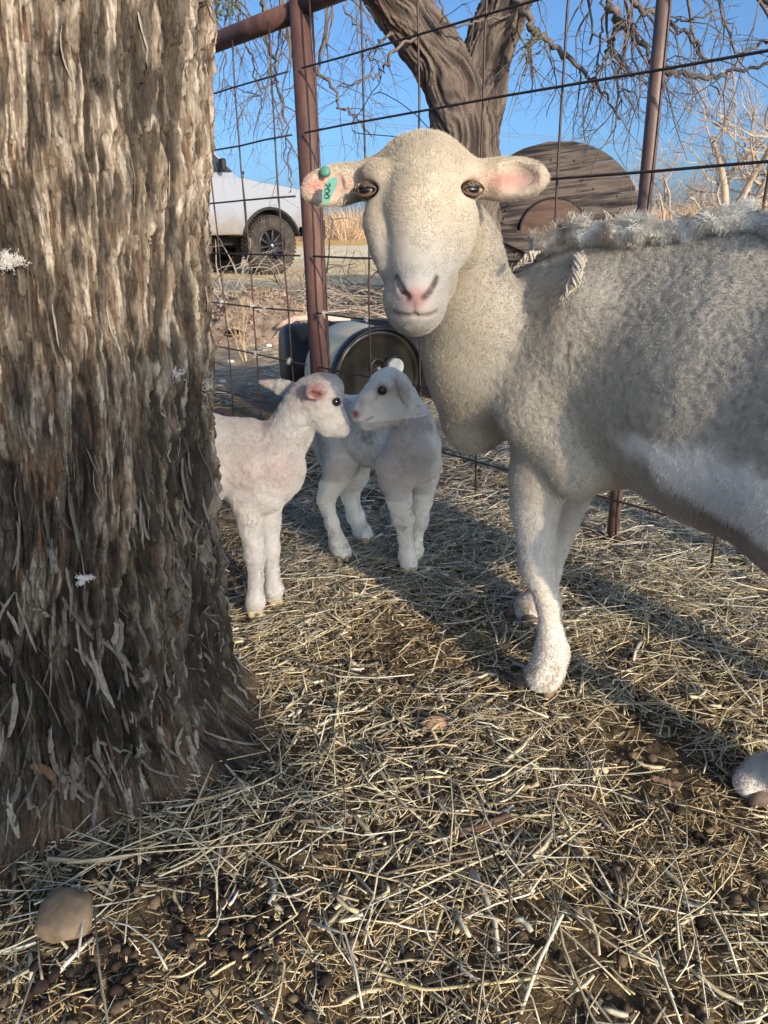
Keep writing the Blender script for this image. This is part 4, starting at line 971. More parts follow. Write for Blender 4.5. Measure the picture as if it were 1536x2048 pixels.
def make_back_tree():
    Y0 = 7.0; base = gnd(930, 640); base = np.array([at(930, 450, Y0)[0], Y0, 0.])
    root = empty('mesquite_tree', base, 0, 'bare rough barked tree with forked trunk and drooping twigs beyond the fence', 'tree')
    V = []; F = []; C = []; n = 0
    tr = [(np.array([base[0]-.02, Y0, -.1]), .40), (np.array([base[0], Y0, .25]), .31), (at(936, 420, Y0), .285), (at(935, 310, Y0), .275), (at(928, 240, Y0), .275), (at(905, 165, Y0), .235), (at(868, 105, Y0), .225), (at(818, 40, Y0), .215), (at(760, -40, Y0-.1), .195), (at(690, -160, Y0-.2), .17), (at(590, -260, Y0-.4), .13), (at(420, -330, Y0-.7), .08)]
    lr = [(at(948, 290, Y0+.05), .18), (at(958, 210, Y0+.06), .215), (at(966, 140, Y0+.08), .205), (at(986, 70, Y0+.05), .205), (at(1012, 10, Y0), .185), (at(1045, -60, Y0-.1), .16), (at(1130, -190, Y0-.3), .13), (at(1300, -260, Y0-.6), .09)]
    for L, sd, nl, nth in ((tr, 3, 620, 150), (lr, 9, 360, 120)):
        v, f, c = bark_tube([p for p, _ in L], [r for _, r in L], nl, nth, sd); V.append(v); F.append(f+n); C.append(c); n += len(v)
    bm_ = colmat('grey_bark', .9, .15, .25, 60, .6, .004, 120)
    link_mesh('trunk', np.concatenate(V), np.concatenate(F), bm_, root, origin=base, col=np.concatenate(C))
    tw = TW(); rs = np.random.default_rng(12)
    def path(pp, r0, r1, depth=2, kids=6, droop=.8, L=.5, Yv=None):
        P = np.array([at(x, y, Y) for x, y, Y in pp]); t = np.linspace(0, len(P)-1, len(P)*5)
        Q = np.stack([np.interp(t, range(len(P)), P[:, i]) for i in range(3)], 1); Q[1:-1] += rs.normal(0, .012, (len(Q)-2, 3)); R = np.linspace(r0, r1, len(Q)); tw.add(Q, R)
        for k in range(int(kids*.5)):
            i = rs.integers(2, len(Q)); dd = nz(nz(Q[i]-Q[i-1])+rs.normal(0, .9, 3)*[1, .6, 1]+[0, 0, -.5]); grow(tw, rs, Q[i], dd, L*rs.uniform(.6, 1.3), max(R[i]*.5, .006), depth-1, droop, .4, 4)
    # overhead boughs, just above the frame
    path([(760, -60, 6.9), (640, -90, 6.5), (520, -60, 6.2), (380, -40, 6.0)], .07, .025, 3, 16, 1.6, .9)
    path([(1050, -70, 6.9), (1180, -60, 6.6), (1330, -50, 6.3), (1500, -20, 6.0), (1650, 60, 5.8)], .07, .02, 3, 16, 1.6, .9)
    path([(1020, -30, 6.9), (1050, 22, 6.7), (1068, 66, 6.6), (1087, 76, 6.6), (1115, 97, 6.6), (1150, 122, 6.5), (1173, 155, 6.5), (1212, 190, 6.4), (1240, 240, 6.4)], .034, .008, 3, 18, 1.1, .6)
    path([(1068, 66, 6.6), (1056, 100, 6.6), (1052, 150, 6.5)], .028, .006, 3, 12, .9, .45)
    path([(1215, -40, 6.4), (1222, 10, 6.3), (1237, 47, 6.3), (1270, 64, 6.2), (1285, 89, 6.2), (1303, 125, 6.2)], .04, .012, 3, 18, 1.0, .7)
    path([(1237, 47, 6.3), (1220, 90, 6.3), (1208, 120, 6.3), (1192, 147, 6.3), (1180, 190, 6.3)], .026, .006, 3, 16, 1.0, .55)
    path([(1210, -40, 6.5), (1206, 60, 6.5), (1196, 130, 6.5), (1185, 200, 6.4)], .014, .006, 2, 10, 1.0, .5)
    path([(1245, -30, 6.1), (1275, 15, 6.0), (1308, 28, 6.0), (1350, 60, 6.0), (1390, 85, 6.0), (1410, 120, 6.0), (1440, 190, 6.0)], .026, .007, 3, 16, 1.0, .6)
    path([(1300, 120, 6.1), (1340, 146, 6.1), (1405, 156, 6.0), (1450, 146, 6.0), (1536, 128, 5.9), (1640, 110, 5.8)], .024, .009, 3, 18, .8, .6)
    path([(1620, 60, 5.8), (1536, 85, 5.9), (1490, 95, 5.9), (1475, 130, 5.9), (1455, 160, 5.9)], .014, .005, 2, 10, .8, .5)
    path([(1335, 45, 6.0), (1380, 40, 5.9), (1420, 28, 5.9), (1450, 40, 5.9), (1480, 70, 5.9)], .009, .004, 2, 8, .3, .3)
    path([(525, -40, 6.2), (529, 50, 6.1), (545, 120, 6.0), (556, 170, 6.0), (572, 250, 6.0), (583, 350, 6.0), (578, 385, 6.0)], .019, .004, 3, 17, 1.4, .5)
    path([(470, -40, 6.1), (478, 40, 6.1), (500, 110, 6.1), (523, 190, 6.1), (520, 225, 6.1)], .012, .004, 3, 14, 1.4, .45)
    path([(560, -50, 6.3), (562, 60, 6.3), (548, 180, 6.3), (562, 280, 6.3)], .011, .003, 2, 9, 1.4, .4)
    path([(430, -40, 6.0), (440, 60, 6.0), (450, 130, 6.0), (440, 200, 6.0)], .010, .003, 2, 9, 1.4, .4)
    path([(585, 90, 6.4), (630, 142, 6.4), (673, 183, 6.4), (680, 212, 6.4), (712, 232, 6.4), (744, 273, 6.4)], .016, .006, 2, 9, .9, .45)
    path([(860, 60, 6.9), (790, 97, 6.7), (770, 130, 6.6), (757, 150, 6.6), (715, 165, 6.5), (673, 177, 6.5)], .016, .005, 3, 12, .8, .4)
    path([(790, 60, 6.9), (771, 70, 6.8), (754, 92, 6.8), (748, 110, 6.8)], .018, .006, 2, 8, .8, .35)
    path([(700, -40, 6.8), (690, 20, 6.7), (715, 60, 6.7), (748, 92, 6.7)], .012, .004, 2, 9, .9, .35)
    path([(1020, 30, 6.8), (960, 40, 6.7), (905, 55, 6.7), (885, 45, 6.7), (880, 0, 6.6)], .012, .006, 2, 7, .3, .35)
    for k in range(15):
        x = rs.choice([rs.uniform(440, 590), rs.uniform(650, 720), rs.uniform(1060, 1536), rs.uniform(1060, 1536)]); Yv = rs.uniform(5.6, 6.6)
        grow(tw, rs, at(x, rs.uniform(-50, -20), Yv), (rs.normal(0, .3), rs.normal(0, .2), -1), rs.uniform(.5, 1.15), .007, 2, 1.6, .33, 5)
    tm_ = noisemat('twig', [(.3, (.085, .068, .06)), (.7, (.20, .165, .145))], 9, 4, (1, 1, 1), .85, .2, 0)
    tw.build('branches', tm_, root, base, 4)
    # a little grey green mistletoe in the crown
    lf = MB(); 
    for (x, y, Y) in ((455, 12, 5.9), (438, -8, 5.9), (1060, 95, 6.5), (1070, 78, 6.5)):
        c = at(x, y, Y); rs2 = np.random.default_rng(int(x))
        for k in range(150 if x < 600 else 70):
            q = c+rs2.normal(0, .055, 3); a = nz(rs2.normal(0, 1, 3)); b_ = nz(np.cross(a, rs2.normal(0, 1, 3))); s = rs2.uniform(.008, .017)
            lf.add([q-a*s, q+b_*s*.5, q+a*s, q-b_*s*.5], [(0, 1, 2, 3)])
    lf.build('leaves', noisemat('leaf', [(.3, (.07, .085, .04)), (.7, (.15, .17, .08))], 20, 3), root, False, base)
make_back_tree()
def make_far_trees():
    tm_ = noisemat('pale_bark', [(.3, (.30, .235, .18)), (.7, (.52, .43, .34))], 2, 4, (1, 1, 1), .85, .2, 0)
    def tree(name_label, px, py, Y, H, seed, stems, lean, spread=.75, group=None, kids=6, depth=3, r0=.12):
        c = at(px, py, Y); c[2] = 0.; root = empty('bare_tree', c, 0, name_label, 'tree', group); rs = np.random.default_rng(seed); tw = TW(); 
        trunk = TW()
        for k in range(stems):
            d = nz((lean+rs.normal(0, .22), rs.normal(0, .2), 1)); p0 = c+np.array([rs.normal(0, .18), rs.normal(0, .1), 0])
            n = 10; pts = [p0]
            for i in range(n): d = nz(d+rs.normal(0, .16, 3)*[1, 1, .3]+[0, 0, .05]); pts.append(pts[-1]+d*H*.55/n)
            pts = np.array(pts); trunk.add(pts, np.linspace(r0, r0*.55, n+1))
            for q in range(kids):
                i = rs.integers(3, n+1); dd = nz(np.array([rs.normal(0, spread), rs.normal(0, spread), rs.uniform(.1, .9)])); grow(tw, rs, pts[i], dd, H*rs.uniform(.3, .55), r0*.45, depth, -.25, .38, 5, 9, .7)
        trunk.build('trunk', tm_, root, c, 8); tw.build('crown', tm_, root, c, 3)
    tree('large bare twisted tree with several stems standing beyond the fence at the far right', 1462, 445, 26, 6.0, 5, 3, .08, .8, None, 7, 3, .14)
    tree('small crooked bare tree with ring shaped branch left of the large twisted tree', 1428, 450, 30, 3.3, 8, 1, -.1, .9, None, 7, 3, .08)
    for i, (px, Y, H, lab) in enumerate(((1335, 48, 6.5, 'pale bare tree rising from the brush just right of the thin post'), (1285, 55, 5.6, 'faint bare tree between the spool and the thin post'), (1390, 60, 5.6, 'low bare tree in the brush left of the crooked tree'), (1520, 42, 5.5, 'bare tree at the far edge behind the twisted tree'))):
        tree(lab, px, 452, Y, H, 20+i, 3, 0, .6, 'bare trees in the far brush', 6, 2, .08)
    # far brush: one hazy mass of bare shrubs
    rs = np.random.default_rng(77); tw = TW(); col = []
    for k in range(620):
        Y = rs.uniform(50, 75); x = rs.uniform(-32, 52); H = rs.uniform(1.3, 3.3)*(1+.35*fbm(np.array([x*.12]), np.array([3.]), None, 2, 5)[0]); base_c = np.array([.62, .44, .28])*rs.uniform(.55, 1.15)+np.array([0, 0, .03])*rs.random()
        for j in range(26):
            a = rs.normal(0, .38); n = 4; p = np.array([x+rs.normal(0, .5), Y+rs.normal(0, .5), -.1]); d = nz((a, rs.normal(0, .3), 1)); pts = [p]
            for i in range(n): d = nz(d+rs.normal(0, .22, 3)); pts.append(pts[-1]+d*H*rs.uniform(.5, 1.05)/n)
            tw.add(pts, np.linspace(.030, .010, n+1)); col.append(base_c*rs.uniform(.8, 1.2))
    o = tw.build('brush', colmat('dry_brush', .9, .1), None, (0, 60, 0), 3, col); tag(o, 'tan band of leafless brush along the horizon', 'brush', kind='stuff')
make_far_trees()

# ---------------------------------------------------------------- power lines far off
pm = plain('cable', (.20, .24, .30), .6, .2)
for k, (ya, yb, lab) in enumerate(((198, 279, 'upper of two faint power cables sagging across the sky'), (204, 285, 'lower of two faint power cables sagging across the sky'))):
    a = at(-500, ya-70, 78); b_ = at(2200, yb+60, 60); t = np.linspace(0, 1, 40)[:, None]; p = a*(1-t)+b_*t; p[:, 2] -= 3*(t*(1-t))[:, 0]
    m = MB(); m.tube(p, .018, 5); o = m.build('power_line', pm, None, origin=p[0]); tag(o, lab, 'power line', 'far power lines')

# ---------------------------------------------------------------- cable reel
def make_reel():
    Yc = 9.0; c = at(1096, 432, Yc); Rr = 157/1480*dep(c); c[2] = Rr-.02
    Rr = at(1130, 288, Yc)[2]/2; c = np.array([at(1100, 432, Yc)[0], Yc, Rr-.01])
    base = np.array([c[0], c[1], 0]); root = empty('cable_reel', base, radians(-8), 'large weathered wooden cable reel standing on edge behind the ewe', 'cable reel'); root.scale = (1.12, 1, 1)
    wood = noisemat('old_planks', [(.36, (.014, .013, .017)), (.46, (.055, .045, .043)), (.54, (.14, .115, .10)), (.62, (.08, .062, .056)), (.75, (.18, .15, .13))], 3.2, 9, (.45, 1, 5), .85, .2, .5, .004, 12)
    inner = noisemat('inner_wood', [(.3, (.07, .045, .038)), (.7, (.16, .105, .085))], 4, 6, (.6, 1, 4), .8, .2, .3, .003)
    dark = noisemat('dark_wood', [(.3, (.018, .016, .018)), (.7, (.05, .042, .042))], 5, 4)
    iron = plain('reel_iron', (.03, .026, .03), .6, .4, .5)
    rs = random.Random(5); tilt = 0.0
    def flange(y, name, skip, mt):
        m = MB(); z = -Rr
        while z < Rr:
            w = rs.uniform(.13, .19); z1 = min(z+w-.006, Rr)
            zs_ = np.linspace(z, z1, 5); ring = [(sqrt(max(Rr*Rr-q*q, 0)), q) for q in zs_]; poly = ring+[(-x, q) for x, q in ring[::-1]]
            if skip and -.55 < z < -.10:                    # broken boards low at the side
                poly = [(max(x, -.62 if x < 0 else x), q) for x, q in poly]
            dy = rs.uniform(-.006, .006)
            m.prism([(x*cos(tilt)-q*sin(tilt), x*sin(tilt)+q*cos(tilt)) for x, q in poly], y+dy, y+dy+.055, (0, 2, 1)); z += w
        o = m.build(name, mt, root, False); 
        o.location = (0, 0, c[2]); o.rotation_euler = (0, radians(-6), 0); return o
    flange(-.50, 'flange', True, wood); flange(.50, 'flange', False, dark)
    m = MB(); m.lathe([(Rr*.45, -.44), (Rr*.45, .5)], 30, rot('X', pi/2)); o = m.build('drum', dark, root, origin=None); o.location = (0, 0, c[2])
    m = MB(); m.lathe([(0, 0), (.30, 0), (.30, .03), (0, .03)], 36, rot('X', pi/2), (0, -.505, -.06)); o = m.build('hub_plate', inner, root, False); o.location = (0, 0, c[2])
    m = MB(); t = np.linspace(-.2, pi+.1, 30); m.tube([(.31*cos(a)+.0, -.525, .31*sin(a)-.06) for a in t], .012, 8); m.tube([(.27, -.53, -.05), (.5, -.54, -.22), (.75, -.54, -.36)], .009, 8); m.tube([(.02, -.54, -.12), (.09, -.54, .0), (.22, -.54, -.15)], .008, 6); o = m.build('iron_ring', iron, root); o.location = (0, 0, c[2])
    m = MB(); R_ = rot('Y', radians(27)); m.box((-.18, -.56, -.23), (.95, .045, .17), R_, .006); m.box((-.62, -.52, -.34), (.5, .04, .16), rot('Y', radians(-55)), .006); o = m.build('loose_board', wood, root, False); o.location = (0, 0, c[2])
    m = MB(); 
    for k in range(40):
        a = rs.random()*6.28; r = rs.choice([.60, .78]); m.lathe([(0, .006), (.009, .004), (.011, 0)], 8, rot('X', pi/2), (r*Rr*cos(a), -.505, r*Rr*sin(a)))
    o = m.build('bolts', iron, root); o.location = (0, 0, c[2])
make_reel()

# ---------------------------------------------------------------- drums lying behind the fence
def make_drums():
    blk = noisemat('black_plastic', [(.3, (.008, .008, .009)), (.7, (.024, .023, .023))], 14, 6, (1, 1, 1), .42, .35, .15, .001, 60)
    dirty = noisemat('drum_lid', [(.3, (.010, .009, .008)), (.6, (.026, .022, .017)), (.8, (.07, .055, .035))], 9, 7, (1, 1, 1), .28, .5, .2, .0012, 25)
    crm = noisemat('cream_plastic', [(.3, (.80, .64, .38)), (.7, (.94, .80, .52))], 8, 5, (1, 1, 1), .5, .4, .1, .001)
    cap = noisemat('white_cap', [(.3, (.62, .57, .48)), (.7, (.78, .74, .66))], 20, 4, (1, 1, 1), .5, .4, .1, .001)
    R_ = .205; L = .30
    c = at(758, 748, 2.98); c[2] = R_+.015
    yaw = radians(30)                                             # lid normal, turned a little to the picture's right
    fwd = np.array([sin(yaw), -cos(yaw), -.02]); fwd = nz(fwd)
    RM = np.array(Vector(fwd).to_track_quat('Z', 'Y').to_matrix())
    root = empty('plastic_drum', (c[0], c[1], 0), 0, 'cream drum with black lid and white bung lying on its side behind the lamb', 'drum')
    o0 = (c[0], c[1], 0)
    m = MB(); m.lathe([(R_*.9, -L), (R_, -L+.03), (R_*1.0, -.10), (R_*1.0, -.035)], 64, RM, c); m.lathe([(0, -L), (R_*.9, -L)], 64, RM, c); m.build('body', crm, root, origin=o0)
    m = MB(); m.lathe([(R_*1.0, -.04), (R_*1.035, -.03), (R_*1.04, .0), (R_*1.02, .012), (R_*.985, .012), (R_*.97, .0), (R_*.95, -.006)], 64, RM, c); m.build('rim', blk, root, origin=o0)
    m = MB(); m.lathe([(R_*.955, -.006), (R_*.90, .001), (R_*.86, -.010), (R_*.80, -.014), (0, -.016)], 64, RM, c); m.build('lid', dirty, root, origin=o0)
    ax = RM[:, 0]; ay = RM[:, 1]
    if ax[0] < 0: ax = -ax
    up_ = np.array([0, 0, 1.])
    m = MB(); cc = c+ax*.078+up_*.045-fwd*.014; m.lathe([(.052, 0), (.050, .012), (.040, .014), (.038, .004)], 40, RM, cc); m.build('bung_collar', blk, root, origin=o0)
    m = MB(); m.lathe([(.037, .0), (.036, .020), (.032, .024), (.026, .021), (0, .021)], 40, RM, cc); m.build('bung', cap, root, origin=o0)
    m = MB(); cc = c-ax*.0+up_*.055-fwd*.014; m.lathe([(.036, 0), (.034, .010), (.026, .011), (.024, .003), (0, .003)], 32, RM, cc); m.build('small_bung', dirty, root, origin=o0)
    # black drum behind
    c2 = at(735, 690, 3.55); c2[2] = .20; d2 = nz((.93, .25, 0)); RM2 = np.array(Vector(d2).to_track_quat('Z', 'Y').to_matrix()); r2 = .195
    root2 = empty('plastic_drum', (c2[0], c2[1], 0), 0, 'black plastic drum lying behind the cream drum, mostly hidden', 'drum')
    m = MB(); m.lathe([(0, -.40), (r2*.9, -.40), (r2, -.37), (r2, -.2), (r2*1.03, -.18), (r2, -.16), (r2, .16), (r2*1.03, .18), (r2, .2), (r2, .37), (r2*.9, .40), (0, .40)], 56, RM2, c2); m.build('body', blk, root2, origin=(c2[0], c2[1], 0))
    m = MB(); m.lathe([(r2*.35, .39), (r2*.35, .405), (r2*.25, .405), (0, .402)], 24, RM2, c2); m.build('bung', blk, root2, origin=(c2[0], c2[1], 0))
make_drums()

# ---------------------------------------------------------------- pickup truck
def make_truck():
    g = gnd(548, 549); s = 118/1480*dep(g)*.925
    hd = radians(40)
    root = empty('pickup_truck', (g[0], g[1], 0), hd, 'dusty white lifted pickup truck with black spoke wheels parked beyond the fence', 'truck'); root.scale = (s, s, s)
    paint, nt, b = newmat('truck_paint', .28, .5); b.inputs['Coat Weight'].default_value = .6; b.inputs['Coat Roughness'].default_value = .08
    tc = coords(nt); sp = N(nt, 'SeparateXYZ'); lnk(nt, tc, sp.inputs[0]); n = N(nt, 'TexNoise', Scale=6, Detail=6); lnk(nt, tc, n.inputs['Vector'])
    ad = N(nt, 'Math', operation='MULTIPLY_ADD'); lnk(nt, n.outputs[0], ad.inputs[0]); ad.inputs[1].default_value = .5; lnk(nt, sp.outputs[2], ad.inputs[2])
    cr = ramp(nt, ad.outputs[0], [(.95, (.20, .15, .10)), (1.12, (.24, .22, .21)), (1.3, (.28, .30, .35))]); lnk(nt, cr, b.inputs['Base Color'])
    cr.node.color_ramp.elements[0].position = .0
    mr = N(nt, 'MapRange'); lnk(nt, ad.outputs[0], mr.inputs[0]); mr.inputs[1].default_value = .85; mr.inputs[2].default_value = 1.5; lnk(nt, mr.outputs[0], cr.node.inputs[0])
    e = cr.node.color_ramp.elements; e[0].position = 0; e[1].position = .35; e[2].position = .75
    blk = noisemat('truck_black', [(.3, (.012, .012, .014)), (.7, (.035, .033, .032))], 8, 4, (1, 1, 1), .6, .3, 0)
    tyre = noisemat('tyre', [(.3, (.025, .023, .022)), (.6, (.07, .06, .05)), (.8, (.13, .105, .08))], 9, 6, (1, 1, 1), .85, .2, .3, .004, 40)
    rimm = plain('rim_black', (.035, .035, .04), .35, .5, .4); glass = plain('truck_glass', (.03, .045, .06), .08, .7); chrome = plain('chrome', (.5, .5, .5), .2, .5, 1)
    lamp = plain('lamp_glass', (.55, .6, .68), .1, .7); W = 1.0; yc = 1.0   # local +y is the far side; near side at y=0
    def arch(x, r, z0): return [(x+r*cos(a), .52+r*sin(a)) for a in np.linspace(.25, pi-.25, 15)]
    fr, rr = arch(0, .60, 0), arch(-3.95, .60, 0)
    poly = [(.98, .80), (1.04, .95), (1.03, 1.22), (.97, 1.34), (.78, 1.42), (.3, 1.49), (-.15, 1.545), (-.46, 1.60), (-3.0, 1.68), (-3.02, 1.62), (-5.3, 1.62), (-5.34, 1.2), (-5.3, .80), (-4.56, .72)] + rr[::-1] + [(-3.35, .70), (-.63, .70)] + fr[::-1] + [(.62, .80)]
    m = MB(); m.prism(poly, -.02, 2.02, (0, 2, 1)); o = m.build('body', paint, root, False)
    md = o.modifiers.new('bevel', 'BEVEL'); md.width = .05; md.segments = 3; md.limit_method = 'ANGLE'; md.angle_limit = radians(40)
    # cabin with sloping screens, tapered inwards
    lo = [(-.50, 1.58), (-3.0, 1.62)]; hi = [(-1.05, 2.20), (-2.92, 2.22)]
    V = []
    for (x, z), ins in ((lo[0], .03), (lo[1], .03), (hi[1], .17), (hi[0], .17)): V += [(x, ins, z), (x, 2-ins, z)]
    m = MB(); m.add(V, [(0, 2, 4, 6), (1, 7, 5, 3), (6, 4, 5, 7), (0, 6, 7, 1), (2, 3, 5, 4)]); o = m.build('cabin', paint, root, False); md = o.modifiers.new('bevel', 'BEVEL'); md.width = .04; md.segments = 3
    def sideglass(x0, x1, x2, x3, nm='window'):
        for sgn, yb, yt in ((-1, .018, .150), (1, 1.982, 1.85)):
            m = MB(); m.add([(x0, yb, 1.70), (x1, yb, 1.70), (x2, yt, 2.13), (x3, yt, 2.13)], [(0, 1, 2, 3)] if sgn < 0 else [(3, 2, 1, 0)]); m.build(nm, glass, root, False)
    sideglass(-.66, -1.78, -1.75, -1.12); sideglass(-1.88, -2.85, -2.80, -1.86)
    m = MB(); m.add([(-.555, .14, 1.66), (-.555, 1.86, 1.66), (-1.025, 1.76, 2.165), (-1.025, .24, 2.165)], [(0, 1, 2, 3)]); m.build('windscreen', glass, root, False)
    for x in (-.52, -1.83, -2.98):
        m = MB(); m.box((x, -.022, 1.18), (.012, .006, .86)); m.build('door_seam', blk, root, False)
    for x in (-1.75, -2.8): m = MB(); m.box((x, -.045, 1.42), (.17, .03, .035), None, .01); m.build('door_handle', blk, root, False)
    m = MB(); m.box((-.92, -.12, 1.79), (.09, .13, .20), None, .03); m.tube([(-.92, 0, 1.72), (-.92, -.10, 1.74)], .02, 8); m.build('mirror', blk, root)
    m = MB(); m.tube([(-.40, .12, 1.58), (-.40, .12, 1.68)], .006, 6); m.lathe([(0, 0), (.02, .01), (.024, .035), (.015, .05), (0, .055)], 12, None, (-.40, .12, 1.67)); m.build('marker', blk, root)
    m = MB(); m.box((1.12, 1.0, .78), (.18, 2.05, .30), None, .04); m.build('bumper', blk, root, False)
    m = MB(); m.box((1.035, 1.0, 1.14), (.05, 1.15, .34), None, .02); m.build('grille', blk, root, False)
    for y in (.18, 1.82): m = MB(); m.box((1.0, y, 1.17), (.10, .34, .30), None, .04); m.build('headlight', lamp, root, False)
    m = MB(); m.box((-2.3, 1.0, .60), (5.8, 1.1, .16), None, .02); m.box((-.02, 1.0, .52), (.12, 1.7, .12)); m.box((-3.95, 1.0, .52), (.14, 1.7, .14)); m.build('chassis', blk, root, False)
    for x in (0, -3.95): m = MB(); m.box((x, 1.0, .92), (1.15, 1.5, .30), None, .03); m.build('wheel_well', blk, root, False)
    m = MB(); m.tube([(x, -.035, z) for x, z in fr], .028, 8); m.tube([(x, -.035, z) for x, z in rr], .028, 8); m.build('arch_trim', blk, root)
    for (x, y, sg) in ((0, .10, -1), (-3.95, .10, -1), (0, 1.90, 1), (-3.95, 1.90, 1)):
        R_ = rot('X', pi/2*(1 if sg < 0 else -1)); c = (x, y, .5)
        w = empty('wheel', c); w.parent = root
        m = MB(); m.lathe([(.28, .13), (.33, .15), (.42, .155), (.47, .14), (.497, .10), (.50, 0), (.497, -.10), (.47, -.14), (.28, -.13)], 64, R_)
        for k in range(46):
            a = k*2*pi/46; 
            for s2 in (-.09, -.03, .03, .09):
                cc = np.array([.503*cos(a+(.03 if abs(s2) > .05 else .08)), .503*sin(a+(.03 if abs(s2) > .05 else .08)), s2]); Rz = rot('Z', a+.03); m.box(R_@cc, (.022, .045, .05), R_@Rz)
            cc = np.array([.478*cos(a), .478*sin(a), .142]); m.box(R_@cc, (.05, .028, .02), R_@rot('Z', a))
        m.build('tyre', tyre, w, False)
        m = MB(); m.lathe([(.285, .13), (.275, .145), (.262, .13), (.255, .02), (.08, -.02), (0, -.02)], 48, R_)
        for k in range(10):
            a = k*2*pi/10+.15; m.box(R_@np.array([.165*cos(a), .165*sin(a), .095]), (.21, .038, .03), R_@rot('Z', a), .006)
        m.lathe([(.075, .06), (.07, .12), (.0, .13)], 24, R_); m.build('rim', rimm, w)
        m = MB(); m.lathe([(.045, .128), (.042, .142), (0, .146)], 24, R_); m.build('hub_cap', chrome, w)
make_truck()
# ---------------------------------------------------------------- straw, chaff, clods, droppings, stones, sticks
def on_trunk(x, y):
    xc = TC[0]-.0575; th = np.arctan2(y-TC[1], x-xc); r = np.hypot(x-xc, y-TC[1]); return r < trunkR(np.zeros_like(x)+.01, th)-.015
def make_straw():
    rs = np.random.default_rng(21)
    def batch(n, xr, yr, Lr, wr, zl, tiltv, kinkp, dens, seed, outside=False):
        x = rs.uniform(*xr, n*2); y = rs.uniform(*yr, n*2)
        d = dens(x, y); k = (rs.random(n*2) < d) & ~on_trunk(x, y); x = x[k][:n]; y = y[k][:n]; n = len(x)
        a = rs.uniform(0, 2*pi, n)+.0; L = np.exp(rs.normal(0, .5, n))*Lr; L = np.clip(L, Lr*.3, Lr*3.2); w = wr*rs.uniform(.55, 1.5, n)
        seg = 4; t = np.linspace(-.5, .5, seg)
        bend = rs.normal(0, .55, n); kk = np.where(rs.random(n) < kinkp, rs.normal(0, 1.1, n), 0)
        P = np.zeros((n, seg, 3)); ang = a.copy(); P[:, 0, 0] = x-np.cos(a)*L/2; P[:, 0, 1] = y-np.sin(a)*L/2
        for i in range(1, seg):
            ang = ang+bend/seg+(kk if i == 2 else 0); P[:, i, 0] = P[:, i-1, 0]+np.cos(ang)*L/(seg-1); P[:, i, 1] = P[:, i-1, 1]+np.sin(ang)*L/(seg-1)
        g = groundz(P[..., 0].ravel(), P[..., 1].ravel()).reshape(n, seg)
        tl = rs.normal(0, tiltv, n)
        lift = np.abs(rs.normal(0, zl, n))+.0015
        P[..., 2] = np.maximum(g+.001, g.mean(1)[:, None]+tl[:, None]*t[None]*L[:, None])+lift[:, None]
        T = np.gradient(P, axis=1); T /= np.linalg.norm(T, axis=2)[..., None]+1e-9
        S = np.cross(T, [0, 0, 1.]); S /= np.linalg.norm(S, axis=2)[..., None]+1e-9; U = np.cross(S, T)
        taper = np.array([1, 1, .95, .7])
        roll = rs.uniform(-.7, .7, n)[:, None, None]; S2 = S*np.cos(roll)+U*np.sin(roll); U2 = -S*np.sin(roll)+U*np.cos(roll)
        ww = (w[:, None]*taper[None])[..., None]
        V = np.stack([P-S2*ww*.5, P+U2*ww*.22, P+S2*ww*.5, P-U2*ww*.12], 2)          # n,seg,4,3
        I = np.arange(n*seg*4).reshape(n, seg, 4); J = np.roll(I, -1, 2)
        F = np.stack([I[:, :-1], J[:, :-1], J[:, 1:], I[:, 1:]], -1).reshape(-1, 4)
        cap0 = I[:, 0, ::-1]; cap1 = I[:, -1]; F = np.concatenate([F, cap0, cap1])
        base = np.array([[.64, .56, .37], [.78, .71, .52], [.52, .44, .29], [.70, .66, .57], [.32, .25, .17], [.54, .55, .43]])
        ci = rs.choice(6, n, p=[.26, .20, .22, .14, .12, .06]); c = base[ci]*rs.uniform(.7, 1.12, (n, 1))
        gr = np.clip((y-1.3)/.8, 0, 1)[:, None]*.55; c = c*(1-gr)+c.mean(1)[:, None]*np.array([1.06, 1.0, .88])*1.06*gr
        return V.reshape(-1, 3), F, np.repeat(c, seg*4, 0)
    def d1(x, y):
        base_ = .40+.8*fbm(x*2.3, y*2.3, None, 3, 44); bare = np.exp(-(((x-.12)/.16)**2+((y-1.32)/.16)**2))*.7+np.exp(-(((x-.52)/.14)**2+((y-1.03)/.10)**2))*.45
        right = np.clip((x*1.0+(y-1.35))*1.6, 0, 1)*.6
        ondr = np.exp(-(((x+.32)/.20)**2+((y-.60)/.10)**2))*.25
        return np.clip(base_+right-bare-ondr, .05, 1)*(.55+.45*(y > .3))
    def cone(x, y): return (np.abs(x) < .35+.75*y)
    mt = colmat('straw', .62, .25, .25, 140)
    parts = [batch(12500, (-1.3, 1.7), (.30, 2.1), .050, .0019, .006, .10, .22, lambda x, y: d1(x, y)*cone(x, y), 1),
             batch(3000, (-1.0, 1.5), (.30, 2.0), .105, .0027, .012, .12, .45, lambda x, y: d1(x, y)*cone(x, y), 2),
             batch(2600, (-1.0, 1.5), (.30, 2.2), .038, .0058, .006, .20, .5, lambda x, y: d1(x, y)*cone(x, y), 12),
             batch(5000, (.1, 1.8), (1.0, 2.4), .09, .0026, .02, .16, .4, lambda x, y: np.exp(-(((x-FA[0])*FD[1]-(y-FA[1])*FD[0]+.10)/.14)**2)*cone(x, y), 13),
             batch(9000, (-1.7, 2.4), (1.25, 3.1), .060, .0026, .010, .10, .25, lambda x, y: (d1(x, y)*.9+.1)*cone(x, y), 3),
             batch(17000, (-2.8, 2.8), (2.5, 6.0), .085, .0042, .008, .10, .3, lambda x, y: np.clip(.5+fbm(x*2, y*2, None, 3, 9)*1.5, 0, 1)*cone(x, y), 4)]
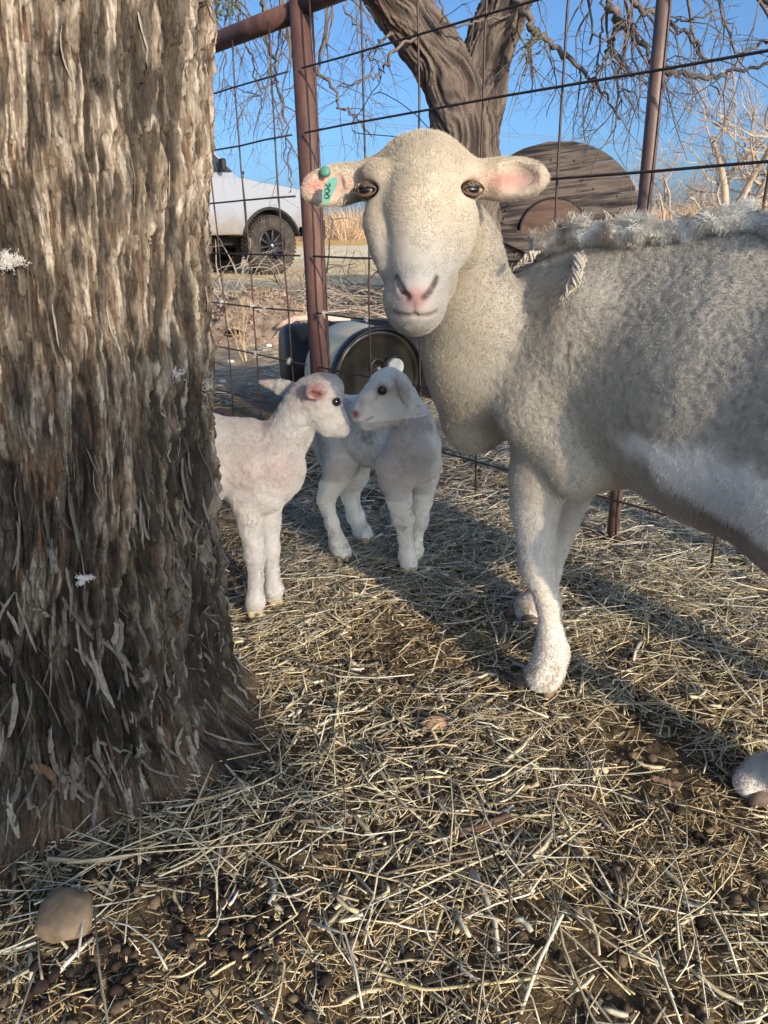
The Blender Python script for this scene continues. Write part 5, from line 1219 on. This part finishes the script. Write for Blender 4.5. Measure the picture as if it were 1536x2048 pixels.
    parts.append(batch(12000, (-2.6, 3.0), (-.9, 3.2), .065, .0024, .006, .10, .25, lambda x, y: .5*(~cone(x, y))+0., 15))
    n = 0; V = []; F = []; C = []
    for v, f, c in parts: V.append(v); F.append(f+n); C.append(c); n += len(v)
    o = link_mesh('straw', np.concatenate(V), np.concatenate(F), mt, None, False, None, np.concatenate(C), (0, 1, 0)); tag(o, 'pale straw stalks scattered over the pen floor', 'straw', kind='stuff')
    v, f, c = batch(62000, (-1.2, 1.7), (.28, 2.4), .017, .0016, .002, .12, .1, lambda x, y: np.clip(.6+fbm(x*5, y*5, None, 3, 66), .1, 1)*cone(x, y), 5)
    o = link_mesh('chaff', v, f, mt, None, False, None, c*np.array([.92, .82, .68]), (0, 1, 0)); tag(o, 'short broken chaff trodden into the soil', 'chaff', kind='stuff')
    # crumbly clods
    bm = bmesh.new(); bmesh.ops.create_icosphere(bm, subdivisions=2, radius=1); B = np.array([q.co[:] for q in bm.verts]); BF = np.array([[q.index for q in g.verts] for g in bm.faces]); bm.free()
    n = 11000; x = rs.uniform(-1.3, 1.7, n); y = .3+2.3*rs.random(n)**1.4; k = cone(x, y) & ~on_trunk(x, y); x = x[k]; y = y[k]; n = len(x)
    r = np.exp(rs.normal(0, .5, n))*.0042; r = np.clip(r, .0015, .0085); z = groundz(x, y)
    V = np.zeros((n, len(B), 3))
    sc = rs.uniform(.6, 1.2, (n, 1, 3)); nn = 1+.38*fbm(B[None, :, 0]*1.6+x[:, None]*90, B[None, :, 1]*1.6+y[:, None]*90, B[None, :, 2]*1.6+r[:, None]*900, 3, 4)
    V = B[None]*nn[..., None]*sc*r[:, None, None]; V[..., 2] *= .75; V[..., 0] += x[:, None]; V[..., 1] += y[:, None]; V[..., 2] += (z+r*.35)[:, None]
    F = (BF[None]+(np.arange(n)*len(B))[:, None, None]).reshape(-1, 3)
    F4 = [tuple(q) for q in []]
    base = np.array([[.14, .105, .07], [.21, .16, .105], [.075, .056, .040], [.30, .23, .14]]); c = base[rs.choice(4, n, p=[.38, .26, .26, .10])]*rs.uniform(.75, 1.2, (n, 1))
    o = link_mesh('clods', V.reshape(-1, 3), F, colmat('clod', .95, .1, .3, 300, .5, .001, 500), None, True, None, np.repeat(c, len(B), 0), (0, 1, 0)); tag(o, 'crumbly clods of soil and dung underfoot', 'soil clods', kind='stuff')
make_straw()
def make_droppings():
    rs = np.random.default_rng(5)
    mt = noisemat('dung_pellet', [(.3, (.012, .009, .008)), (.6, (.032, .022, .018)), (.8, (.07, .045, .03))], 90, 5, (1, 1, 1), .82, .2, .5, .0012, 260)
    protos = []
    for k in range(4):
        b = MB(); b.blob((0, 0, 0), (.0098, .0088, .0080), k*5+3, .30, 3, None, 1.6); o = b.build('sheep_dropping', mt); protos.append(o)
    cl = [(505, 1890, 55, 55), (410, 1890, 60, 60), (210, 1950, 70, 50), (240, 1770, 70, 45), (20, 1820, 50, 50), (430, 1800, 60, 50), (560, 1850, 60, 50), (350, 1730, 50, 25), (150, 1990, 90, 40), (800, 1620, 250, 120), (1200, 1750, 250, 200), (900, 1900, 300, 120), (1000, 1400, 300, 100), (1300, 1250, 200, 100), (700, 1350, 200, 60)]
    cnt = [13, 12, 14, 9, 9, 9, 9, 6, 10, 8, 10, 8, 8, 7, 5]; first = [True]*4; placed = []
    labs = ['clump in front of the trunk, near its right side', 'clump below the bark, left of the arching stalk end', 'heap at the bottom edge right of the tan rock', 'scatter between the tan rock and the heap', 'patch at the left edge beside the tan rock', 'clump under the arching stalk', 'loose patch at the bottom, right of the arching stalk', 'row close under the bark', 'patch at the bottom left corner', 'scatter around the reddish bark stick', 'scatter on the open ground right of the middle', 'scatter near the bottom edge below the bark stick', 'scatter between the small stone and the ewe hoof', 'scatter in the straw right of the ewe front leg', 'scatter in front of the trunk root']
    for (cx, cy, wx, wy), n, lt in zip(cl, cnt, labs):
        lab = 'dark sheep dropping, one of the '+lt
        for i in range(n):
            for tr in range(20):
                p = gnd(cx+rs.uniform(-1, 1)*wx, cy+rs.uniform(-1, 1)*wy)
                if all((p[0]-q[0])**2+(p[1]-q[1])**2 > .0135**2 for q in placed) and not bool(on_trunk(np.array(p[0]), np.array(p[1]))): break
            placed.append(p); k = int(rs.integers(0, 4))
            if first[k]: o = protos[k]; first[k] = False
            else: o = protos[k].copy(); COL.objects.link(o)
            s = rs.uniform(.5, .98); o.scale = (s, s*rs.uniform(.85, 1), s*rs.uniform(.8, 1)); o.rotation_euler = tuple(rs.uniform(0, 6, 3))
            o.location = (p[0], p[1], float(groundz(np.array(p[0]), np.array(p[1])))+.0065*s); tag(o, lab, 'dropping', 'droppings: '+lt)
make_droppings()
def stone(px, py, r, name, label, cat, mt, rz=0, seed=1, sink=.3, amp=.2, z=0):
    p = gnd(px, py); b = MB(); b.blob((0, 0, 0), (1, 1, 1), seed, amp*.4, 5, None, 1.0)
    V = b.v[0]; q = np.random.default_rng(seed)
    for k in range(11):
        nn = nz(q.normal(0, 1, 3)); lim = q.uniform(.62, .86); e = V@nn-lim; V = V-np.where(e > 0, e*.88, 0)[:, None]*nn
    V = V*(1+.018*fbm(V[:, 0]*9, V[:, 1]*9, V[:, 2]*9, 4, seed))[:, None]; b.v[0] = V*np.asarray(r)*1.15; o = b.build(name, mt); o.location = (p[0], p[1], float(groundz(np.array(p[0]), np.array(p[1])))+r[2]*(1-sink)+z); o.rotation_euler = (0, 0, rz); tag(o, label, cat); return o
tanr = noisemat('tan_stone', [(.25, (.17, .115, .07)), (.5, (.29, .205, .13)), (.75, (.38, .28, .185))], 30, 8, (1, 1, 1), .85, .2, .5, .002, 110)
stone(138, 1868, (.031, .040, .024), 'rock', 'smooth tan rock near the foot of the tree trunk', 'rock', tanr, .4, 5, .36, .30)
stone(868, 1452, (.021, .012, .011), 'stone', 'small brown stone with a flat top in the middle of the pen', 'stone', noisemat('brown_stone', [(.3, (.20, .12, .08)), (.7, (.44, .29, .18))], 40, 6, (1, 1, 1), .85, .2, .4, .002, 90), .2, 9, .2, .3)
stone(655, 1500, (.012, .009, .007), 'stone', 'grey pebble at the edge of the trunk root', 'stone', tanr, .2, 3, .2, .3)
def stick(pts, rad, label, colr, seed=0, name='stick'):
    P = np.array([gnd(x, y)+[0, 0, z] for x, y, z in pts]); t = np.linspace(0, len(P)-1, 16); Q = np.stack([np.interp(t, range(len(P)), P[:, i]) for i in range(3)], 1)
    rs = np.random.default_rng(seed); Q[1:-1] += rs.normal(0, rad*.12, (14, 3)); R = rad*(1+rs.normal(0, .10, 16)); R[0] *= .8; R[-1] *= .7; b = MB(); b.tube(Q, R, 9)
    o = b.build(name, noisemat('stick_'+str(seed), [(.3, tuple(np.array(colr)*.5)), (.7, colr)], 50, 6, (1, 1, 1), .85, .2, .6, .002, 160), None, origin=Q[0]); tag(o, label, 'stick'); return o
stick([(890, 1682, .010), (960, 1668, .010), (1022, 1645, .013)], .0065, 'short reddish brown bark stick lying in the straw below the ewe', (.20, .13, .095), 3)
stick([(1300, 1563, .008), (1360, 1580, .009)], .005, 'stub of brown stick lying near the hind hoof', (.20, .135, .10), 4)
stick([(1235, 1640, .006), (1150, 1600, .008), (1090, 1585, .006)], .003, 'thin crooked twig lying between the ewe hooves', (.18, .13, .10), 6)
# a few long stalks that stand out near the viewer
lsm = colmat('long_straw', .6, .3, .2, 60)
for i, (pts, rad) in enumerate((([(110, 1805, .02), (250, 1735, .035), (375, 1705, .05), (440, 1790, .04), (437, 1875, .012)], .0016), ([(768, 1972, .012), (855, 1998, .014), (1075, 1975, .016)], .0028), ([(1040, 2040, .01), (1075, 1960, .03), (1120, 1890, .05)], .0026), ([(0, 1715, .015), (118, 1710, .016)], .0020), ([(110, 1765, .012), (240, 1790, .016), (350, 1797, .012)], .0015), ([(310, 1880, .01), (400, 1892, .012), (520, 1890, .012)], .0016), ([(410, 1972, .012), (545, 1905, .018)], .0028), ([(1420, 1530, .01), (1536, 1625, .01)], .0028), ([(640, 1500, .01), (655, 1460, .03), (720, 1440, .02)], .0015), ([(270, 1965, .01), (370, 1935, .012)], .0026), ([(690, 1935, .008), (768, 1965, .012), (850, 1990, .01)], .0026), ([(1240, 1400, .008), (1400, 1480, .01), (1530, 1510, .01)], .0016))):
    P = np.array([gnd(x, y)*[1, 1, 0]+[0, 0, z] for x, y, z in pts]); t = np.linspace(0, len(P)-1, 24); Q = np.stack([np.interp(t, range(len(P)), P[:, k]) for k in range(3)], 1)
    Qs = Q.copy(); Qs[1:-1] = (Q[:-2]+Q[1:-1]+Q[2:])/3; b = MB(); b.cur = ((.66, .58, .38), (.60, .50, .28), (.68, .64, .50))[i % 3]; b.tube(Qs, rad*.8, 6, True, .6); o = b.build('straw_stalk', lsm, None, origin=Q[0], usecol=True)
    tag(o, ['long bent stalk arching over the ground at the foot of the trunk', 'thick pale stalk lying level at the bottom edge of the view', 'stout stalk slanting up from the bottom edge', 'short thick stalk at the left edge below the bark', 'thin bent stalk lying just above the tan rock', 'thin straight stalk right of the tan rock', 'thick stalk slanting among the dark droppings', 'pale stalk pointing at the hind hoof', 'short stalk leaning against the trunk root', 'stubby stalk below the tan rock', 'thick grey stalk sloping down to the bottom edge', 'long thin stalk above the hind hoof'][i], 'straw stalk', 'long straw stalks near the viewer')

# ---------------------------------------------------------------- beyond the fence: brush pile, mound, dead weed, peeled branch
def make_yard():
    rs = np.random.default_rng(31)
    tw = TW()
    for k in range(190):
        x = rs.uniform(-1.75, .55); y = rs.uniform(6.6, 9.2); L = rs.uniform(.4, 1.3); d = (rs.normal(0, 1), rs.normal(0, .6), rs.normal(.12, .22)); grow(tw, rs, (x, y, rs.uniform(.02, .16)), d, L, rs.uniform(.006, .02), 1, .5, .28, 4)
    for (px, py, dx, dz, L) in ((775, 600, -.6, .35, .9), (760, 590, -.9, .25, .9), (690, 560, .3, .5, .5), (455, 600, -.3, .8, .4), (540, 610, .5, .6, .5)):
        grow(tw, rs, gnd(px, py), (dx, 0, dz), L, .018, 2, .2, .3, 5)
    o = tw.build('brush_pile', noisemat('dead_wood', [(.3, (.16, .125, .10)), (.7, (.42, .36, .30))], 5, 4, (1, 1, 1), .85, .2, 0), None, (-.5, 8, 0), 5); tag(o, 'heap of grey dead branches on the ground beyond the fence', 'brush pile', kind='stuff')
    # burrow mound with dead red-brown leaves
    c = gnd(500, 690); 
    mb = MB(); n = 60
    V = []; F = []
    for i in range(n):
        for j in range(n):
            u = (i/(n-1)-.5)*2; v = (j/(n-1)-.5)*2; r = sqrt(u*u+v*v); h = .36*max(0, 1-r*r)**1.2; x = u*.62; y = v*.5
            V.append((x, y, h*(1+.3*fbm(np.array([x*6]), np.array([y*6]), None, 3, 8)[0])-.02))
    for i in range(n-1):
        for j in range(n-1): F.append((i*n+j, (i+1)*n+j, (i+1)*n+j+1, i*n+j+1))
    mb.add(V, F); o = mb.build('dirt_mound', noisemat('mound_earth', [(.3, (.14, .105, .08)), (.55, (.28, .215, .165)), (.75, (.42, .34, .26))], 12, 8, (1, 1, 1), .95, .1, .8, .02, 25)); o.location = (c[0]+.02, c[1]+.45, 0); tag(o, kind='structure', label='low red brown earth mound with a burrow')
    b = MB(); b.blob((0, 0, 0), (.085, .05, .06), 4, .2, 3); o = b.build('burrow_mouth', plain('burrow_dark', (.008, .007, .006), .95, .05)); q = gnd(462, 692); o.location = (q[0], q[1]+.12, .05); tag(o, kind='structure', label='dark burrow opening in the mound')
    # leaf litter curled on the mound
    lf = MB()
    for k in range(900):
        a, r_ = rs.uniform(0, 6.28), sqrt(rs.random()); x = cos(a)*r_*.6; y = sin(a)*r_*.48; h = .36*max(0, 1-r_*r_)**1.2; q = np.array([c[0]+.02+x, c[1]+.45+y, h+.01]); A = nz(rs.normal(0, 1, 3)); B_ = nz(np.cross(A, rs.normal(0, 1, 3))); s = rs.uniform(.010, .024)
        lf.add([q-A*s, q+B_*s*.5, q+A*s, q-B_*s*.5], [(0, 1, 2, 3)])
    o = lf.build('leaf_litter', noisemat('dead_leaf', [(.3, (.24, .16, .115)), (.7, (.46, .34, .25))], 9, 3), None, False, (c[0], c[1], 0)); tag(o, 'dead red brown leaves covering the earth mound', 'leaf litter', kind='stuff')
    # pale dead weed
    p0 = gnd(492, 722); root = None; tw = TW()
    for (dx, h, L) in ((.0, 1, .30), (-.35, 1, .24), (.08, 1, .33)): grow(tw, rs, p0+[dx*.05, 0, 0], (dx, 0, h), L*1.0, .0045, 2, -.3, .2, 5, None, .6)
    o = tw.build('dry_weed', plain('weed_stem', (.62, .47, .28), .8, .2), None, p0, 5); tag(o, 'pale leafless dry weed standing in front of the earth mound', 'weed')
    # peeled pink branch and forked pale stick
    b = MB(); P = np.array([at(553, 655, 5.6), at(570, 645, 5.6), at(590, 637, 5.6), at(625, 635, 5.6), at(700, 640, 5.7)]); b.tube(P, [.014, .02, .022, .022, .02], 10); o = b.build('peeled_branch', noisemat('peeled', [(.3, (.48, .30, .25)), (.7, (.66, .47, .40))], 10, 4), None, origin=P[0]*[1, 1, 0]); tag(o, 'smooth pinkish peeled branch arching behind the left fence post', 'branch')
    b = MB(); b.tube([at(569, 665, 5.4), at(578, 648, 5.5), at(590, 640, 5.5)], [.006, .007, .006], 6); b.tube([at(596, 668, 5.4), at(602, 645, 5.5)], [.006, .007], 6); o = b.build('forked_stick', plain('forked', (.52, .40, .27), .8, .2), None, origin=at(578, 650, 5.5)*[1, 1, 0]); tag(o, 'thin forked stick propped under the peeled branch', 'stick')
    # low dry grass tufts in the yard
    tw = TW(); col = []
    for k in range(1500):
        y = 5+rs.random()**.8*22; x = rs.uniform(-.62, .62)*y*1.0+rs.normal(0, .2); h = rs.uniform(.03, .09)*(1+y*.03)
        if vnoise(np.array([x*.8]), np.array([y*.8]), None, 3)[0] < -.05: continue
        for j in range(5):
            p = np.array([x+rs.normal(0, .05), y+rs.normal(0, .05), -.005]); d = nz((rs.normal(0, .5), rs.normal(0, .5), 1)); tw.add([p, p+d*h*.6, p+d*h+[d[0]*.02, 0, -.005]], [.003+y*.0002, .0025+y*.0002, .0008]); col.append(np.array([.50, .40, .22]) if rs.random() < .75 else np.array([.25, .27, .10]))
    o = tw.build('dry_grass', colmat('dry_grass', .9, .1), None, (0, 10, 0), 3, col); tag(o, 'short dry grass tufts across the dirt yard', 'grass', kind='stuff')
    # white scraps
    wm = plain('scrap_white', (.72, .70, .68), .9, .2)
    for (px, py, s, lab) in ((462, 725, .022, 'largest white wool ball on the ground under the fence wires'), (538, 693, .022, 'white scrap beside the base of the dry weed'), (500, 770, .012, 'small pale wool scrap below the lowest fence wire'), (445, 765, .02, 'flat pale scrap at the trunk edge by the fence'), (590, 745, .010, 'tiny pale scrap at the foot of the left post'), (985, 990, .010, 'wisp of wool in the straw behind the front leg'), (905, 995, .009, 'wisp of wool in the straw by the middle lamb')):
        p = gnd(px, py); b = MB(); b.blob((0, 0, 0), (s, s*.7, s*.5), int(px), .5, 3, None, 2.2); o = b.build('wool_scrap', wm); o.location = (p[0], p[1], s*.35); tag(o, lab, 'wool scrap', 'pale scraps on the ground')
make_yard()
